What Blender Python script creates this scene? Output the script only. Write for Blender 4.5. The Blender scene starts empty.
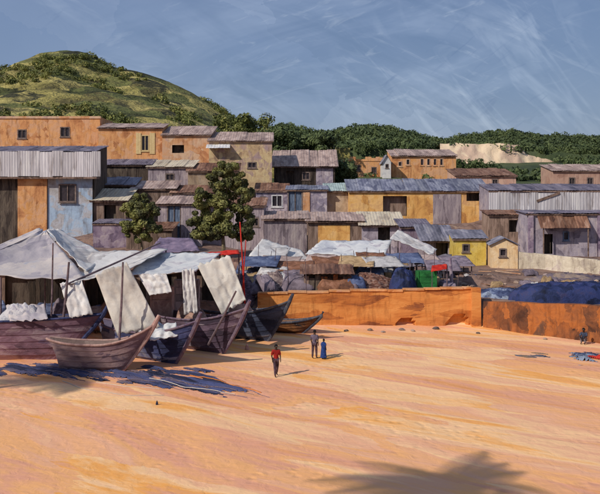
import bpy, math, random
import numpy as np
from mathutils import Vector, Matrix, noise as mnoise
random.seed(7); rng = np.random.default_rng(7)
S = bpy.context.scene
C = S.collection
R = math.radians

# ------------------------------------------------------------------ camera
F = 824.0; CAMZ = 10.2; HOR = 190.0            # focal length (px of a 600 px wide picture), eye height, horizon row
cd = bpy.data.cameras.new('camera'); cam = bpy.data.objects.new('camera', cd); C.objects.link(cam)
cam.location = (0, 0, CAMZ); cam.rotation_euler = (R(90), 0, 0)
cd.sensor_fit = 'HORIZONTAL'; cd.sensor_width = 36; cd.lens = 36 * F / 600
cd.shift_y = -(247 - HOR) / 600
cd.clip_start = .5; cd.clip_end = 6000
S.camera = cam

# ------------------------------------------------------------------ sky, sun, exposure
SUN = Vector((-0.62, -0.52, 0.60)).normalized()
W = bpy.data.worlds.new('World'); S.world = W; W.use_nodes = True
def hexc(h):
    v = [int(h[i:i+2], 16) / 255 for i in (0, 2, 4)]
    return tuple(((c + .055) / 1.055) ** 2.4 if c > .04045 else c / 12.92 for c in v)
def build_world():
    nt = W.node_tree; nt.nodes.clear(); N = nt.nodes.new; L = nt.links.new
    out = N('ShaderNodeOutputWorld'); bg = N('ShaderNodeBackground'); bg.inputs[1].default_value = .12
    sky = N('ShaderNodeTexSky'); sky.sky_type = 'NISHITA'; sky.sun_disc = False
    sky.sun_elevation = math.asin(SUN.z); sky.sun_rotation = math.atan2(SUN.x, SUN.y)
    sky.air_density = 1.2; sky.dust_density = .6; sky.ozone_density = 2.5
    tc = N('ShaderNodeTexCoord')
    def nz(scale, det, rot, st, dist=.6):
        m = N('ShaderNodeMapping'); m.vector_type = 'TEXTURE'; m.inputs['Rotation'].default_value = rot; m.inputs['Scale'].default_value = [1 / q for q in st]
        L(tc.outputs['Generated'], m.inputs[0])
        n = N('ShaderNodeTexNoise'); n.inputs['Scale'].default_value = scale; n.inputs['Detail'].default_value = det
        n.inputs['Distortion'].default_value = dist; n.inputs['Roughness'].default_value = .6
        L(m.outputs[0], n.inputs['Vector']); return n
    def ramp(src, stops):
        r = N('ShaderNodeValToRGB'); e = r.color_ramp.elements
        while len(e) < len(stops): e.new(.5)
        for i, (p, c) in enumerate(stops): e[i].position = p; e[i].color = (*c, 1)
        L(src, r.inputs[0]); return r
    k = .90 / .12
    sc = lambda h, g=1.0: tuple(x * g for x in hexc(h))
    # broad slate-blue cloud sheet, streaked at several angles like wind-drawn cloud
    a = nz(2.4, 5, (0, R(20), 0), (.6, .3, 1.5), 1.0)
    base = ramp(a.outputs[0], [(.32, sc('5f7296')), (.46, sc('6d80a4')), (.57, sc('7b8bab')), (.70, sc('969fb4'))])
    cur = base.outputs[0]
    # broad overlapping sweeps of cloud: warped cells drawn out along the wind
    for (scl, ang, st, cols, amt) in ((7, 28, (.55, .3, 1.6), ('566a92', '6b7ea4', '8795b3', '7888aa'), .5),):
        w1 = nz(6, 6, (0, 0, 0), (1, .4, 1), .3); vm = N('ShaderNodeVectorMath'); vm.operation = 'MULTIPLY_ADD'; vm.inputs[1].default_value = (.22, .22, .22)
        L(w1.outputs['Color'], vm.inputs[0]); L(tc.outputs['Generated'], vm.inputs[2])
        mp = N('ShaderNodeMapping'); mp.vector_type = 'TEXTURE'; mp.inputs['Rotation'].default_value = (0, R(ang), 0); mp.inputs['Scale'].default_value = [1 / q for q in st]; L(vm.outputs[0], mp.inputs[0])
        vo = N('ShaderNodeTexVoronoi'); vo.feature = 'F1'; vo.inputs['Scale'].default_value = scl; L(mp.outputs[0], vo.inputs['Vector'])
        se = N('ShaderNodeSeparateColor'); L(vo.outputs['Color'], se.inputs[0])
        rr = ramp(se.outputs[0], [(.15, sc(cols[0])), (.4, sc(cols[1])), (.6, sc(cols[3])), (.85, sc(cols[2]))])
        x = N('ShaderNodeMix'); x.data_type = 'RGBA'; x.inputs[0].default_value = amt; L(cur, x.inputs[6]); L(rr.outputs[0], x.inputs[7]); cur = x.outputs[2]
    GATE = {}
    for (scl, ang, st, col, lo, hi, amt, gs) in ((6, -18, (.6, .2, 2.0), '8f9ebc', .44, .64, .45, 2.6), (9, 50, (.55, .2, 2.0), '9caac4', .52, .64, .5, 3.7), (8, 20, (.5, .2, 2.0), '54698f', .50, .66, .5, 2.6), (16, 28, (.5, .2, 2.2), 'a9b4ca', .56, .70, .4, 3.7), (18, -40, (.5, .2, 2.4), '4c608e', .60, .68, .45, 3.7), (26, -15, (.5, .2, 2.2), 'b0bacd', .60, .72, .3, 2.6)):
        n = nz(scl, 4, (0, R(ang), 0), st, 1.6)
        rr = ramp(n.outputs[0], [(lo, (0, 0, 0)), (hi, (1, 1, 1))])
        if gs not in GATE: GATE[gs] = nz(gs, 2, (0, R(ang * 2), 0), (.8, .4, 1.3), 0)
        g = GATE[gs]; gr = ramp(g.outputs[0], [(.46, (0, 0, 0)), (.58, (1, 1, 1))])
        m1 = N('ShaderNodeMath'); m1.operation = 'MULTIPLY'; L(rr.outputs[0], m1.inputs[0]); L(gr.outputs[0], m1.inputs[1])
        m2 = N('ShaderNodeMath'); m2.operation = 'MULTIPLY'; L(m1.outputs[0], m2.inputs[0]); m2.inputs[1].default_value = amt
        x = N('ShaderNodeMix'); x.data_type = 'RGBA'; L(m2.outputs[0], x.inputs[0]); L(cur, x.inputs[6]); x.inputs[7].default_value = (*sc(col), 1)
        cur = x.outputs[2]
    up = N('ShaderNodeVectorMath'); up.operation = 'SCALE'; up.inputs[3].default_value = k; L(cur, up.inputs[0])
    fin = N('ShaderNodeMix'); fin.data_type = 'RGBA'; fin.inputs[0].default_value = .84
    L(sky.outputs[0], fin.inputs[6]); L(up.outputs[0], fin.inputs[7])
    L(fin.outputs[2], bg.inputs[0]); L(bg.outputs[0], out.inputs[0])
build_world()
sl = bpy.data.lights.new('sun', 'SUN'); sl.energy = 3.0; sl.angle = R(.6); sl.color = (1, .95, .87)
so = bpy.data.objects.new('sun', sl); C.objects.link(so); so.location = (-60, -40, 80)
so.rotation_euler = SUN.to_track_quat('Z', 'Y').to_euler()
vs = S.view_settings; vs.view_transform = 'Standard'; vs.look = 'None'; vs.exposure = 0.22; vs.gamma = 1; vs.use_curve_mapping = False
S.cycles.max_bounces = 5; S.cycles.diffuse_bounces = 3; S.cycles.glossy_bounces = 2

# ------------------------------------------------------------------ helpers
def P(px, py, Y): return Vector(((px - 300) * Y / F, Y, CAMZ + (HOR - py) * Y / F))
def GX(px, Y): return (px - 300) * Y / F
def beachY(py): return CAMZ * F / (py - HOR)

MATS = {}
def mat(name, cols, scale=1.0, st=(1, 1, 1), rot=(0, 0, 0), bump=.35, rough=.85, vary=.10, vor=.45, fine=6.0, coord='pos', lo=.30, hi=.70, spec=.25, hue=.0, bscale=1.0, iso=False):
    if name in MATS: return MATS[name]
    m = bpy.data.materials.new(name); m.use_nodes = True; nt = m.node_tree; N = nt.nodes.new; L = nt.links.new
    b = nt.nodes['Principled BSDF']; b.inputs['Roughness'].default_value = rough
    b.inputs['Specular IOR Level'].default_value = spec
    if coord == 'pos': src = N('ShaderNodeNewGeometry').outputs['Position']
    else: src = N('ShaderNodeTexCoord').outputs['Object']
    mp = N('ShaderNodeMapping'); mp.vector_type = 'TEXTURE'; mp.inputs['Scale'].default_value = [1 / (s * scale) for s in st]; mp.inputs['Rotation'].default_value = rot
    L(src, mp.inputs[0])
    n = N('ShaderNodeTexNoise'); n.inputs['Scale'].default_value = 1; n.inputs['Detail'].default_value = 6; n.inputs['Distortion'].default_value = .9; n.inputs['Roughness'].default_value = .62
    L(mp.outputs[0], n.inputs['Vector'])
    # knife-like patches: voronoi cells on warped coordinates
    wp = N('ShaderNodeVectorMath'); wp.operation = 'MULTIPLY_ADD'; wp.inputs[1].default_value = (.9, .9, .9)
    L(n.outputs['Color'], wp.inputs[0]); L(mp.outputs[0], wp.inputs[2])
    v = N('ShaderNodeTexVoronoi'); v.inputs['Scale'].default_value = 1.3; L(wp.outputs[0], v.inputs['Vector'])
    sp = N('ShaderNodeSeparateColor'); L(v.outputs['Color'], sp.inputs[0])
    mx = N('ShaderNodeMix'); mx.data_type = 'FLOAT'; mx.inputs[0].default_value = vor * .5
    L(n.outputs[0], mx.inputs[2]); L(sp.outputs[0], mx.inputs[3])
    r = N('ShaderNodeValToRGB'); e = r.color_ramp.elements
    while len(e) < len(cols): e.new(.5)
    for i, c in enumerate(cols):
        e[i].position = lo + (hi - lo) * (i / max(1, len(cols) - 1)); e[i].color = (*(hexc(c) if isinstance(c, str) else c), 1)
    L(mx.outputs[0], r.inputs[0])
    col = r.outputs[0]
    if vary > 0:
        oi = N('ShaderNodeObjectInfo'); mr = N('ShaderNodeMapRange'); mr.inputs[3].default_value = 1 - vary * 1.6; mr.inputs[4].default_value = 1 + vary
        L(oi.outputs['Random'], mr.inputs[0])
        hs = N('ShaderNodeHueSaturation'); L(mr.outputs[0], hs.inputs['Value']); L(col, hs.inputs['Color']); col = hs.outputs[0]
        if hue:
            m2 = N('ShaderNodeMapRange'); m2.inputs[3].default_value = .5 - hue; m2.inputs[4].default_value = .5 + hue
            L(oi.outputs['Random'], m2.inputs[0]); L(m2.outputs[0], hs.inputs['Hue'])
    if name.endswith('plaster') or name.endswith('wall') or name.startswith('beach_wall') or name.startswith('hull'):
        dm = N('ShaderNodeMapping'); dm.vector_type = 'TEXTURE'; dm.inputs['Scale'].default_value = (.45, .45, 2.6) if not name.startswith('hull') else (1.2, 1.2, .5); L(src, dm.inputs[0])
        dn = N('ShaderNodeTexNoise'); dn.inputs['Scale'].default_value = 1; dn.inputs['Detail'].default_value = 7; dn.inputs['Roughness'].default_value = .7; L(dm.outputs[0], dn.inputs['Vector'])
        dr = N('ShaderNodeMapRange'); dr.inputs[1].default_value = .50; dr.inputs[2].default_value = .68; dr.inputs[3].default_value = 0; dr.inputs[4].default_value = .65; L(dn.outputs[0], dr.inputs[0])
        dx = N('ShaderNodeMix'); dx.data_type = 'RGBA'; dx.blend_type = 'MULTIPLY'; L(dr.outputs[0], dx.inputs[0]); L(col, dx.inputs[6]); dx.inputs[7].default_value = (.42, .36, .34, 1); col = dx.outputs[2]
    L(col, b.inputs['Base Color'])
    if bump:
        n2 = N('ShaderNodeTexNoise'); n2.inputs['Scale'].default_value = fine; n2.inputs['Detail'].default_value = 5; n2.inputs['Distortion'].default_value = .8
        L(src if iso else mp.outputs[0], n2.inputs['Vector'])
        ad = N('ShaderNodeMix'); ad.data_type = 'FLOAT'; ad.inputs[0].default_value = .4; L(n2.outputs[0], ad.inputs[2]); L(mx.outputs[0], ad.inputs[3])
        bp = N('ShaderNodeBump'); bp.inputs['Strength'].default_value = bump; bp.inputs['Distance'].default_value = .12 * bscale
        L(ad.outputs[0], bp.inputs['Height']); L(bp.outputs[0], b.inputs['Normal'])
    MATS[name] = m; return m

class MB:
    def __init__(s): s.v = []; s.f = []
    def quad(s, a, b, c, d):
        n = len(s.v); s.v += [tuple(a), tuple(b), tuple(c), tuple(d)]; s.f.append((n, n+1, n+2, n+3))
    def tri(s, a, b, c):
        n = len(s.v); s.v += [tuple(a), tuple(b), tuple(c)]; s.f.append((n, n+1, n+2))
    def box(s, x0, x1, y0, y1, z0, z1, M=None, taper=1.0):
        n = len(s.v); cx, cy = (x0+x1)/2, (y0+y1)/2
        pts = []
        for z, k in ((z0, 1), (z1, taper)):
            for x, y in ((x0, y0), (x1, y0), (x1, y1), (x0, y1)):
                p = Vector((cx + (x-cx)*k, cy + (y-cy)*k, z)); pts.append(tuple(M @ p if M else p))
        s.v += pts
        for f in ((0, 3, 2, 1), (4, 5, 6, 7), (0, 1, 5, 4), (1, 2, 6, 5), (2, 3, 7, 6), (3, 0, 4, 7)): s.f.append(tuple(n+i for i in f))
        return s
    def tube(s, pts, rad, seg=8, cap=True):
        pts = [Vector(p) for p in pts]
        if not hasattr(rad, '__len__'): rad = [rad] * len(pts)
        n0 = len(s.v)
        for i, p in enumerate(pts):
            d = (pts[min(i+1, len(pts)-1)] - pts[max(i-1, 0)]).normalized()
            u = d.cross(Vector((0, 0, 1)) if abs(d.z) < .9 else Vector((1, 0, 0))).normalized(); w = d.cross(u)
            for k in range(seg):
                a = 2 * math.pi * k / seg; s.v.append(tuple(p + (u * math.cos(a) + w * math.sin(a)) * rad[i]))
        for i in range(len(pts) - 1):
            for k in range(seg):
                a = n0 + i*seg + k; b = n0 + i*seg + (k+1) % seg
                s.f.append((a, b, b + seg, a + seg))
        if cap:
            s.f.append(tuple(n0 + k for k in reversed(range(seg)))); s.f.append(tuple(n0 + (len(pts)-1)*seg + k for k in range(seg)))
        return s
    def grid(s, fn, nu, nv, closed=False):
        n0 = len(s.v)
        for j in range(nv + 1):
            for i in range(nu + 1): s.v.append(tuple(fn(i / nu, j / nv)))
        for j in range(nv):
            for i in range(nu):
                a = n0 + j*(nu+1) + i; s.f.append((a, a+1, a+nu+2, a+nu+1))
        return s
    def mesh(s, name, m, smooth=False):
        me = bpy.data.meshes.new(name); me.from_pydata(s.v, [], s.f); me.materials.append(m)
        if smooth: me.polygons.foreach_set('use_smooth', [True] * len(me.polygons))
        me.update(); return me
    def build(s, name, m, parent=None, smooth=False, loc=None, world=False, solid=0):
        o = bpy.data.objects.new(name, s.mesh(name, m, smooth)); C.objects.link(o)
        attach(o, parent, world)
        if loc: o.location = loc
        if solid:
            md = o.modifiers.new('solid', 'SOLIDIFY'); md.thickness = solid; md.offset = 0
        return o
def mtx(o): return Matrix.LocRotScale(o.location, o.rotation_euler, o.scale)
def attach(o, parent, world=False):
    if parent is None: return
    o.parent = parent
    if world:
        M = mtx(parent)
        if parent.parent is not None: M = mtx(parent.parent) @ parent.matrix_parent_inverse @ M
        o.matrix_parent_inverse = M.inverted()
def tag(o, label, cat, group=None):
    o['label'] = label; o['category'] = cat
    if group: o['group'] = group
    return o
def thing(name, label, cat, loc=(0, 0, 0), rz=0, group=None):
    o = bpy.data.objects.new(name, None); C.objects.link(o); o.empty_display_size = .3
    o.location = loc; o.rotation_euler = (0, 0, rz); return tag(o, label, cat, group)
def share(name, me, parent, loc=(0, 0, 0), rot=(0, 0, 0), sc=(1, 1, 1)):
    o = bpy.data.objects.new(name, me); C.objects.link(o); o.parent = parent; o.location = loc; o.rotation_euler = rot; o.scale = sc; return o
def fbm(x, y, s, o=4, seed=0.0): return mnoise.fractal(Vector((x*s + seed, y*s - seed*1.7, seed)), 1.0, 2.0, o)

# ------------------------------------------------------------------ materials
sand = mat('sand', ['cc8656', 'e6a067', 'e3a282', 'f2b074', 'ebae88', 'f8c692', 'f3a95a', 'e3a382'], scale=.30, st=(.22, 1.0, 1), rot=(0, 0, R(-36)), bump=.42, rough=.95, vary=0, vor=.5, fine=2.0, lo=.24, hi=.74, spec=.1, bscale=1.6, iso=True)
def trample(m):
    """scattered footprint-sized dents added to the sand's relief"""
    nt = m.node_tree; N = nt.nodes.new; L = nt.links.new; bp = [n for n in nt.nodes if n.type == 'BUMP'][0]; b = nt.nodes['Principled BSDF']
    g = N('ShaderNodeNewGeometry'); mp = N('ShaderNodeMapping'); mp.inputs['Scale'].default_value = (1, 1, 0); L(g.outputs['Position'], mp.inputs[0])
    v = N('ShaderNodeTexVoronoi'); v.voronoi_dimensions = '2D'; v.inputs['Scale'].default_value = 1.5; L(mp.outputs[0], v.inputs['Vector'])
    r = N('ShaderNodeMapRange'); r.interpolation_type = 'SMOOTHSTEP'; r.inputs[1].default_value = .0; r.inputs[2].default_value = .34; L(v.outputs['Distance'], r.inputs[0])
    n = N('ShaderNodeTexNoise'); n.inputs['Scale'].default_value = .16; L(mp.outputs[0], n.inputs['Vector'])
    k = N('ShaderNodeMapRange'); k.inputs[1].default_value = .46; k.inputs[2].default_value = .60; k.inputs[4].default_value = .32; L(n.outputs[0], k.inputs[0])
    b2 = N('ShaderNodeBump'); b2.inputs['Distance'].default_value = .09; L(k.outputs[0], b2.inputs['Strength']); L(r.outputs[0], b2.inputs['Height']); L(bp.outputs[0], b2.inputs['Normal']); L(b2.outputs[0], b.inputs['Normal'])
trample(sand)
earth = mat('earth', ['4d3d38', '7a5f52', '8f7364', '6b5550', 'a3876f'], scale=.5, bump=.6, vary=0, rough=.95)
grassy = mat('hill_grass', ['34341f', '565a32', '787844', '5a5234', '958a4e', 'bcac68', '44422c'], scale=.075, st=(1, 1, 1.6), bump=.9, vary=0, vor=1.0, fine=9, lo=.27, hi=.72, bscale=26, rough=.95)
darkhill = mat('hill_scrub', ['2c3624', '404a2e', '525a38', '484f38'], scale=.06, bump=.8, vary=0, bscale=15, rough=.95)
leaf_dark = mat('leaf_dark', ['2a3620', '445030', '5c663c', '4c573a'], scale=.10, bump=0, vary=.1, rough=.7)
leaf_olive = mat('leaf_olive', ['3a4020', '5e6432', '7c7c40', '948c50'], scale=.35, bump=0, vary=.1, rough=.7)
leaf_tree = mat('leaf_tree', ['3a3a22', '58583a', '74743e', '8f8a52', '7a8038'], scale=.55, bump=0, vary=.1, rough=.7)
bark = mat('bark', ['4a3a2c', '7a6a52', '978769'], scale=4, st=(1, 1, .3), bump=.5)
orange_w = mat('orange_plaster', ['b0754c', 'd29360', 'e0a46c', 'd8a57e', 'd89a5c'], scale=.55, bump=.55, vor=.6, vary=.05)
orange_p = mat('orange_pink_plaster', ['b27a55', 'd09a6c', 'cba080', 'd4b08e', 'bc9888'], scale=.6, bump=.55, vor=.6, vary=.05)
beachwall_m = mat('beach_wall_orange', ['8a5030', 'bd7238', 'd28644', 'dc9450', 'c67e44'], scale=.7, st=(.35, 1, 1.4), bump=.45, vor=.6, vary=.04)
rustwall_m = mat('beach_wall_rust', ['4e3226', '7c4c30', '9a5c34', 'b46a34', '6b4a38'], scale=.7, st=(1, 1, .8), bump=.8, vor=.6, vary=.05)
cream_w = mat('cream_plaster', ['9a7f68', 'c4a57e', 'd6bd8e', 'b89a86', 'a98f8c'], scale=.7, bump=.5, vor=.6)
tan_w = mat('tan_plaster', ['8f7864', 'ae9478', 'bda488', '9c8678'], scale=.6, bump=.5, vor=.5)
mauve_w = mat('mauve_plaster', ['66566a', '8b7788', '9f8c98', 'b7a5a6'], scale=.8, bump=.5, vor=.5)
lilac_w = mat('lilac_plaster', ['6f6570', '8d8290', 'a89aa2', 'c0b3b4'], scale=.9, bump=.5, vor=.6)
blue_w = mat('pale_blue_plaster', ['8b9099', '9fb0c4', 'a9bccf', 'b6b3b6', '9c958e'], scale=.5, bump=.5, vor=.6)
ochre_w = mat('ochre_plaster', ['b8804a', 'd89e58', 'e2ac64', 'eaba78', 'd09e6c'], scale=.5, bump=.5, vor=.6, vary=.05)
brown_w = mat('brown_boards', ['5a4840', '7a6456', '92796a', '9f887a'], scale=.9, st=(2, 2, .5), bump=.6, vary=.18)
mbrown_w = mat('mauve_brown_boards', ['726468', '94858a', 'ab9b9c', 'bcaca8'], scale=.9, st=(2, 2, .5), bump=.6, vary=.18)
dark_w = mat('dark_boards', ['332b26', '4c4038', '62554a', '746656'], scale=.9, st=(2, 2, .5), bump=.6, vary=.2)
purple_w = mat('purple_grey_wall', ['746a74', '91868f', 'a69aa2', 'b4a6a6'], scale=.7, bump=.5, vor=.6)
yellow_w = mat('yellow_plaster', ['c8a54a', 'dcbc58', 'e6c868', 'd4b870'], scale=.9, bump=.5, vor=.6)
peach_w = mat('peach_plaster', ['d8ac7c', 'ecc694', 'f0d0a4', 'e4bf9a'], scale=.9, bump=.5, vor=.6)
pink_w = mat('pink_plaster', ['a07a68', 'bd9480', 'c9a48e', 'b08a7c'], scale=.4, bump=.5, vor=.6)
pale_sheet = mat('pale_metal_sheet', ['8e837e', 'b8b0b0', 'cbc4c4', 'd8d1cc'], scale=.7, st=(2, 2, .25), bump=.35, vary=.12, rough=.6)
blue_roof = mat('blue_grey_metal', ['4c4c5e', '686878', '82828e', '9a98a0'], scale=.6, st=(2, .5, 1), bump=.35, vary=.16, rough=.55)
pink_roof = mat('pink_grey_metal', ['7d6762', '9a8278', 'b3998c', 'c2aba0'], scale=.6, st=(2, .5, 1), bump=.35, vary=.14, rough=.7)
purple_roof = mat('purple_metal', ['4a4450', '655c68', '7c727c', '8d8289'], scale=.6, st=(2, .5, 1), bump=.35, vary=.14, rough=.6)
grey_roof = mat('grey_metal', ['55525c', '716d77', '8b8690', 'a39c9f'], scale=.6, st=(2, .5, 1), bump=.35, vary=.14, rough=.6)
rust_roof = mat('rust_metal', ['4d342a', '74503e', '8f6a55', 'a88672'], scale=.6, st=(2, .5, 1), bump=.4, vary=.18, rough=.75)
cream_roof = mat('cream_metal', ['9d8b78', 'bfae98', 'd1c2a8', 'c9b090'], scale=.6, st=(2, .5, 1), bump=.35, vary=.12, rough=.7)
aqua_roof = mat('pale_aqua_metal', ['8a9694', 'a3b2ae', 'b7c2bd'], scale=.6, st=(2, .5, 1), bump=.35, vary=.12)
tarp_w = mat('white_canvas', ['a59c98', 'c0b8b2', 'd2cbc4', 'dcd6cf', 'bfb2b0'], scale=.7, st=(1, .5, 1), bump=.25, vor=.5, vary=.04, rough=.8)
tarp_m = mat('mauve_canvas', ['938a92', 'aca2a4', 'bcb0ac', 'c8bbb2', 'a4a4b2'], scale=.6, st=(1, .6, 1), bump=.25, vor=.6, vary=.04)
tarp_b = mat('bluish_canvas', ['a09ea4', 'bcbbbe', 'cfcdca', 'dcd8d2', 'aea6ac'], scale=.7, st=(1, .6, 1), bump=.25, vor=.6, vary=.04)
tarp_c = mat('cream_canvas', ['a39a90', 'bdb4a8', 'cdc5b8', 'd6cfc2'], scale=.5, bump=.4, vor=.4, vary=.04)
tarp_p = mat('purple_canvas', ['5f5062', '806f82', '967f8e'], scale=.8, bump=.5)
navy_t = mat('navy_tarpaulin', ['14182c', '20294a', '303a66', '3d3a58'], scale=1.1, bump=.6, vor=.6, rough=.7)
steel_t = mat('grey_blue_tarpaulin', ['23283f', '3a4260', '5a6480', '8d96a6', '2c2f4a'], scale=1.0, bump=.6, vor=.7)
green_t = mat('green_paint', ['1c5228', '2a6e36', '35803f'], scale=1.2, bump=.5)
red_t = mat('red_cloth', ['9c1f18', 'bf2d22', 'cf4030'], scale=2, bump=.4)
wood = mat('old_wood', ['4c3b34', '6a5449', '836a5c', '957d70'], scale=2, st=(1, 1, 1), bump=.4, vary=.15)
polem = mat('pole_wood', ['4d3e40', '68575a', '80696a'], scale=3, bump=.4, vary=.1)
glass = mat('dark_glass', ['241f24', '352e33', '443a3e'], scale=2, bump=.1, rough=.3, vary=.2, spec=.4)
framew = mat('frame_paint', ['5a4a46', '75645c', '8b7a70'], scale=3, bump=.2, vary=.15)
creamf = mat('cream_frame', ['c9ab78', 'd9c08c'], scale=3, bump=.3)
blue_d = mat('blue_door', ['4a5568', '66748a', '7f8ca0'], scale=1.5, st=(2, 2, .5), bump=.4)
shade_net_blue = mat('blue_shade_net', ['2a2a3e', '40425e', '525880', '645a6c', '8c7470'], scale=.9, st=(.3, 1.8, 1), rot=(0, 0, R(-36)), bump=.9, vor=.6, fine=14)  # dark blue-violet tones put the boats' shade into the colour
net_grey = mat('grey_net', ['3a3c48', '585a6c', '7d7374', '94795f', '5c6684'], scale=.8, st=(.3, 1.8, 1), rot=(0, 0, R(-36)), bump=.9, vor=.6, fine=14)
rope_w = mat('pale_rope', ['b8a898', 'd0c2b2'], scale=4, bump=.3)
rope_o = mat('orange_rope', ['b8692c', 'd08038'], scale=4, bump=.3)
stone_m = mat('rubble_stone', ['5c4c48', '8a7468', 'a58c7a', 'bfa58e'], scale=1.2, bump=.5, vary=.25)
pile_p = mat('pinkish_net_heap', ['5d4c50', '85706c', 'a08a82', 'b9a598'], scale=3.2, st=(1, 1, 2.2), bump=.9, vor=.7)
pile_r = mat('rust_heap', ['4d332c', '73483a', '8f6a58', '9d8276'], scale=3.2, st=(1, 1, 2.2), bump=.9, vor=.7)

# ------------------------------------------------------------------ terrain function
def lerp_t(t, y):
    return float(np.interp(y, [a for a, b in t], [b for a, b in t]))
TL = [(60, .3), (66, 1.4), (80, 2.4), (92, 3.2), (100, 4.2), (110, 8), (118, 11), (130, 16.5), (150, 20), (200, 26), (300, 30), (600, 10)]
TC = [(62, 2.0), (85, 2.5), (94, 3.4), (101, 4), (115, 6.2), (128, 10), (140, 11), (160, 13), (200, 17), (300, 22), (600, 10)]
TR = [(62, 1.9), (85, 2.2), (98, 2.8), (108, 6.0), (114, 6.3), (130, 9), (150, 11.8), (180, 14), (220, 18), (300, 22), (600, 10)]
ANCH = []                                    # (x, y, z) of house bases, so that the ground meets them
def wallY(x): return 62.3 if x < 13 else 62.3 - (x - 13) * 1.03
def ground(x, y, anch=True):
    wy = wallY(x)
    b = .07 * fbm(x, y, .12, 3, 3.1) + .045 * fbm(x, y, .5, 3, 9.2)
    if y < 30: b += 0
    k = min(1, max(0, (x + 22) / 16)); k = k*k*(3-2*k)
    k2 = min(1, max(0, (x - 4) / 12)); k2 = k2*k2*(3-2*k2)
    zl, zc, zr = lerp_t(TL, y), lerp_t(TC, y), lerp_t(TR, y)
    z = zl + (zc - zl) * k; z = z + (zr - z) * k2
    # how far behind the beach line
    soft = 1.0 if x > -2 else 1.0 + min(8, (-2 - x) * 2)
    t = (y - wy - .15) / soft
    t = min(1, max(0, t)); t = t*t*(3-2*t)
    if anch and y > 75 and ANCH is not None and len(ANCH):
        A = ANCH_A; d2 = (A[:, 0] - x)**2 + ((A[:, 1] - y) * 1.6)**2
        w = np.exp(-d2 / 30.0); sw = w.sum()
        z += float((w * A[:, 3]).sum() / (sw + .15))
    return b * (1 - t) + z * t + (.15 * fbm(x, y, .3, 3, 4) if t > .9 else 0)

# ------------------------------------------------------------------ houses
sheet_cache = {}
def sheet_mesh(w, l, m, ribs=4):
    key = (round(w, 2), round(l, 2), m.name)
    if key in sheet_cache: return sheet_cache[key]
    b = MB(); n = ribs * 2
    prof = [(-w/2 + w*i/n, (.035 if i % 2 else 0)) for i in range(n + 1)]
    for i in range(n):
        (xa, za), (xb, zb) = prof[i], prof[i+1]
        b.quad((xa, 0, za), (xb, 0, zb), (xb, l, zb), (xa, l, za))
        b.quad((xa, l, za - .02), (xb, l, zb - .02), (xb, 0, zb - .02), (xa, 0, za - .02))
        b.quad((xa, 0, za - .02), (xb, 0, zb - .02), (xb, 0, zb), (xa, 0, za))
    sheet_cache[key] = b.mesh('roof_sheet', m); return sheet_cache[key]
def sheets(root, x0, x1, y0, z0, y1, z1, m, w=1.5, name='roof_sheet', rnd=.03):
    """a sloping run of corrugated sheets from the front eave (y0,z0) to the back (y1,z1)"""
    n = max(1, round((x1 - x0) / w)); w = (x1 - x0) / n
    l = math.hypot(y1 - y0, z1 - z0); a = math.atan2(z1 - z0, y1 - y0)
    for i in range(n):
        me = sheet_mesh(w * 1.06, l, m)
        share(name, me, root, (x0 + (i + .5) * w, y0 + random.uniform(-.12, .08), z0 + .03 + (i % 2) * .035 + random.uniform(0, rnd)), (a + random.uniform(-.008, .008), 0, random.uniform(-.012, .012)))
def facade(b, x0, x1, z0, z1, y, ops, th=.22):
    xs = sorted({x0, x1} | {v for o in ops for v in (o[0], o[1])}); zs = sorted({z0, z1} | {v for o in ops for v in (o[2], o[3])})
    for i in range(len(xs) - 1):
        for j in range(len(zs) - 1):
            cx, cz = (xs[i] + xs[i+1]) / 2, (zs[j] + zs[j+1]) / 2
            if any(o[0] < cx < o[1] and o[2] < cz < o[3] for o in ops): continue
            b.quad((xs[i], y, zs[j]), (xs[i+1], y, zs[j]), (xs[i+1], y, zs[j+1]), (xs[i], y, zs[j+1]))
    for (a, c, d, e) in [o[:4] for o in ops]:
        b.quad((a, y, d), (a, y, e), (a, y+th, e), (a, y+th, d)); b.quad((c, y, e), (c, y, d), (c, y+th, d), (c, y+th, e))
        b.quad((a, y, d), (a, y+th, d), (c, y+th, d), (c, y, d)); b.quad((a, y, e), (c, y, e), (c, y+th, e), (a, y+th, e))
def boards(b, x0, x1, z0, z1, y, w=.32):
    x = x0
    while x < x1 - .02:
        ww = min(w * random.uniform(.7, 1.3), x1 - x)
        b.box(x + .008, x + ww - .008, y - random.uniform(.015, .06), y + .03, z0, z1 + random.uniform(-.06, .05)); x += ww
def window(root, xa, xb, za, zb, y, fm, kind='window', arch=False):
    w = min(.14, (xb - xa) * .16); b = MB(); e = .03
    b.box(xa - e, xa + w, y - .04, y + .12, za, zb); b.box(xb - w, xb + e, y - .04, y + .12, za, zb)
    b.box(xa + w, xb - w, y - .04, y + .12, zb - w, zb + e); b.box(xa + w, xb - w, y - .04, y + .12, za - e, za + w)
    if xb - xa > .9: b.box((xa+xb)/2 - .05, (xa+xb)/2 + .05, y + .01, y + .1, za + w, zb - w)
    if arch:
        h = (xb - xa) / 2; n = 6
        for sgn in (-1, 1):
            for k in range(n):
                t0, t1 = k/n*math.pi/2, (k+1)/n*math.pi/2; xc = (xa+xb)/2
                b.quad((xc + sgn*h*math.sin(t0), y - .01, zb - h + h*math.cos(t0)), (xc + sgn*h*math.sin(t1), y - .01, zb - h + h*math.cos(t1)), (xc + sgn*h*math.sin(t1), y - .01, zb), (xc + sgn*h*math.sin(t0), y - .01, zb))
    o = b.build(kind, fm, root)
    if kind != 'door':
        p = MB(); p.box(xa + .02, xb - .02, y + .14, y + .17, za + .02, zb - .02); p.build('pane', glass, o)
        s = MB(); s.box(xa - .12, xb + .12, y - .12, y + .02, za - .14, za - .035); s.build('sill', fm, o)
    return o
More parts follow.
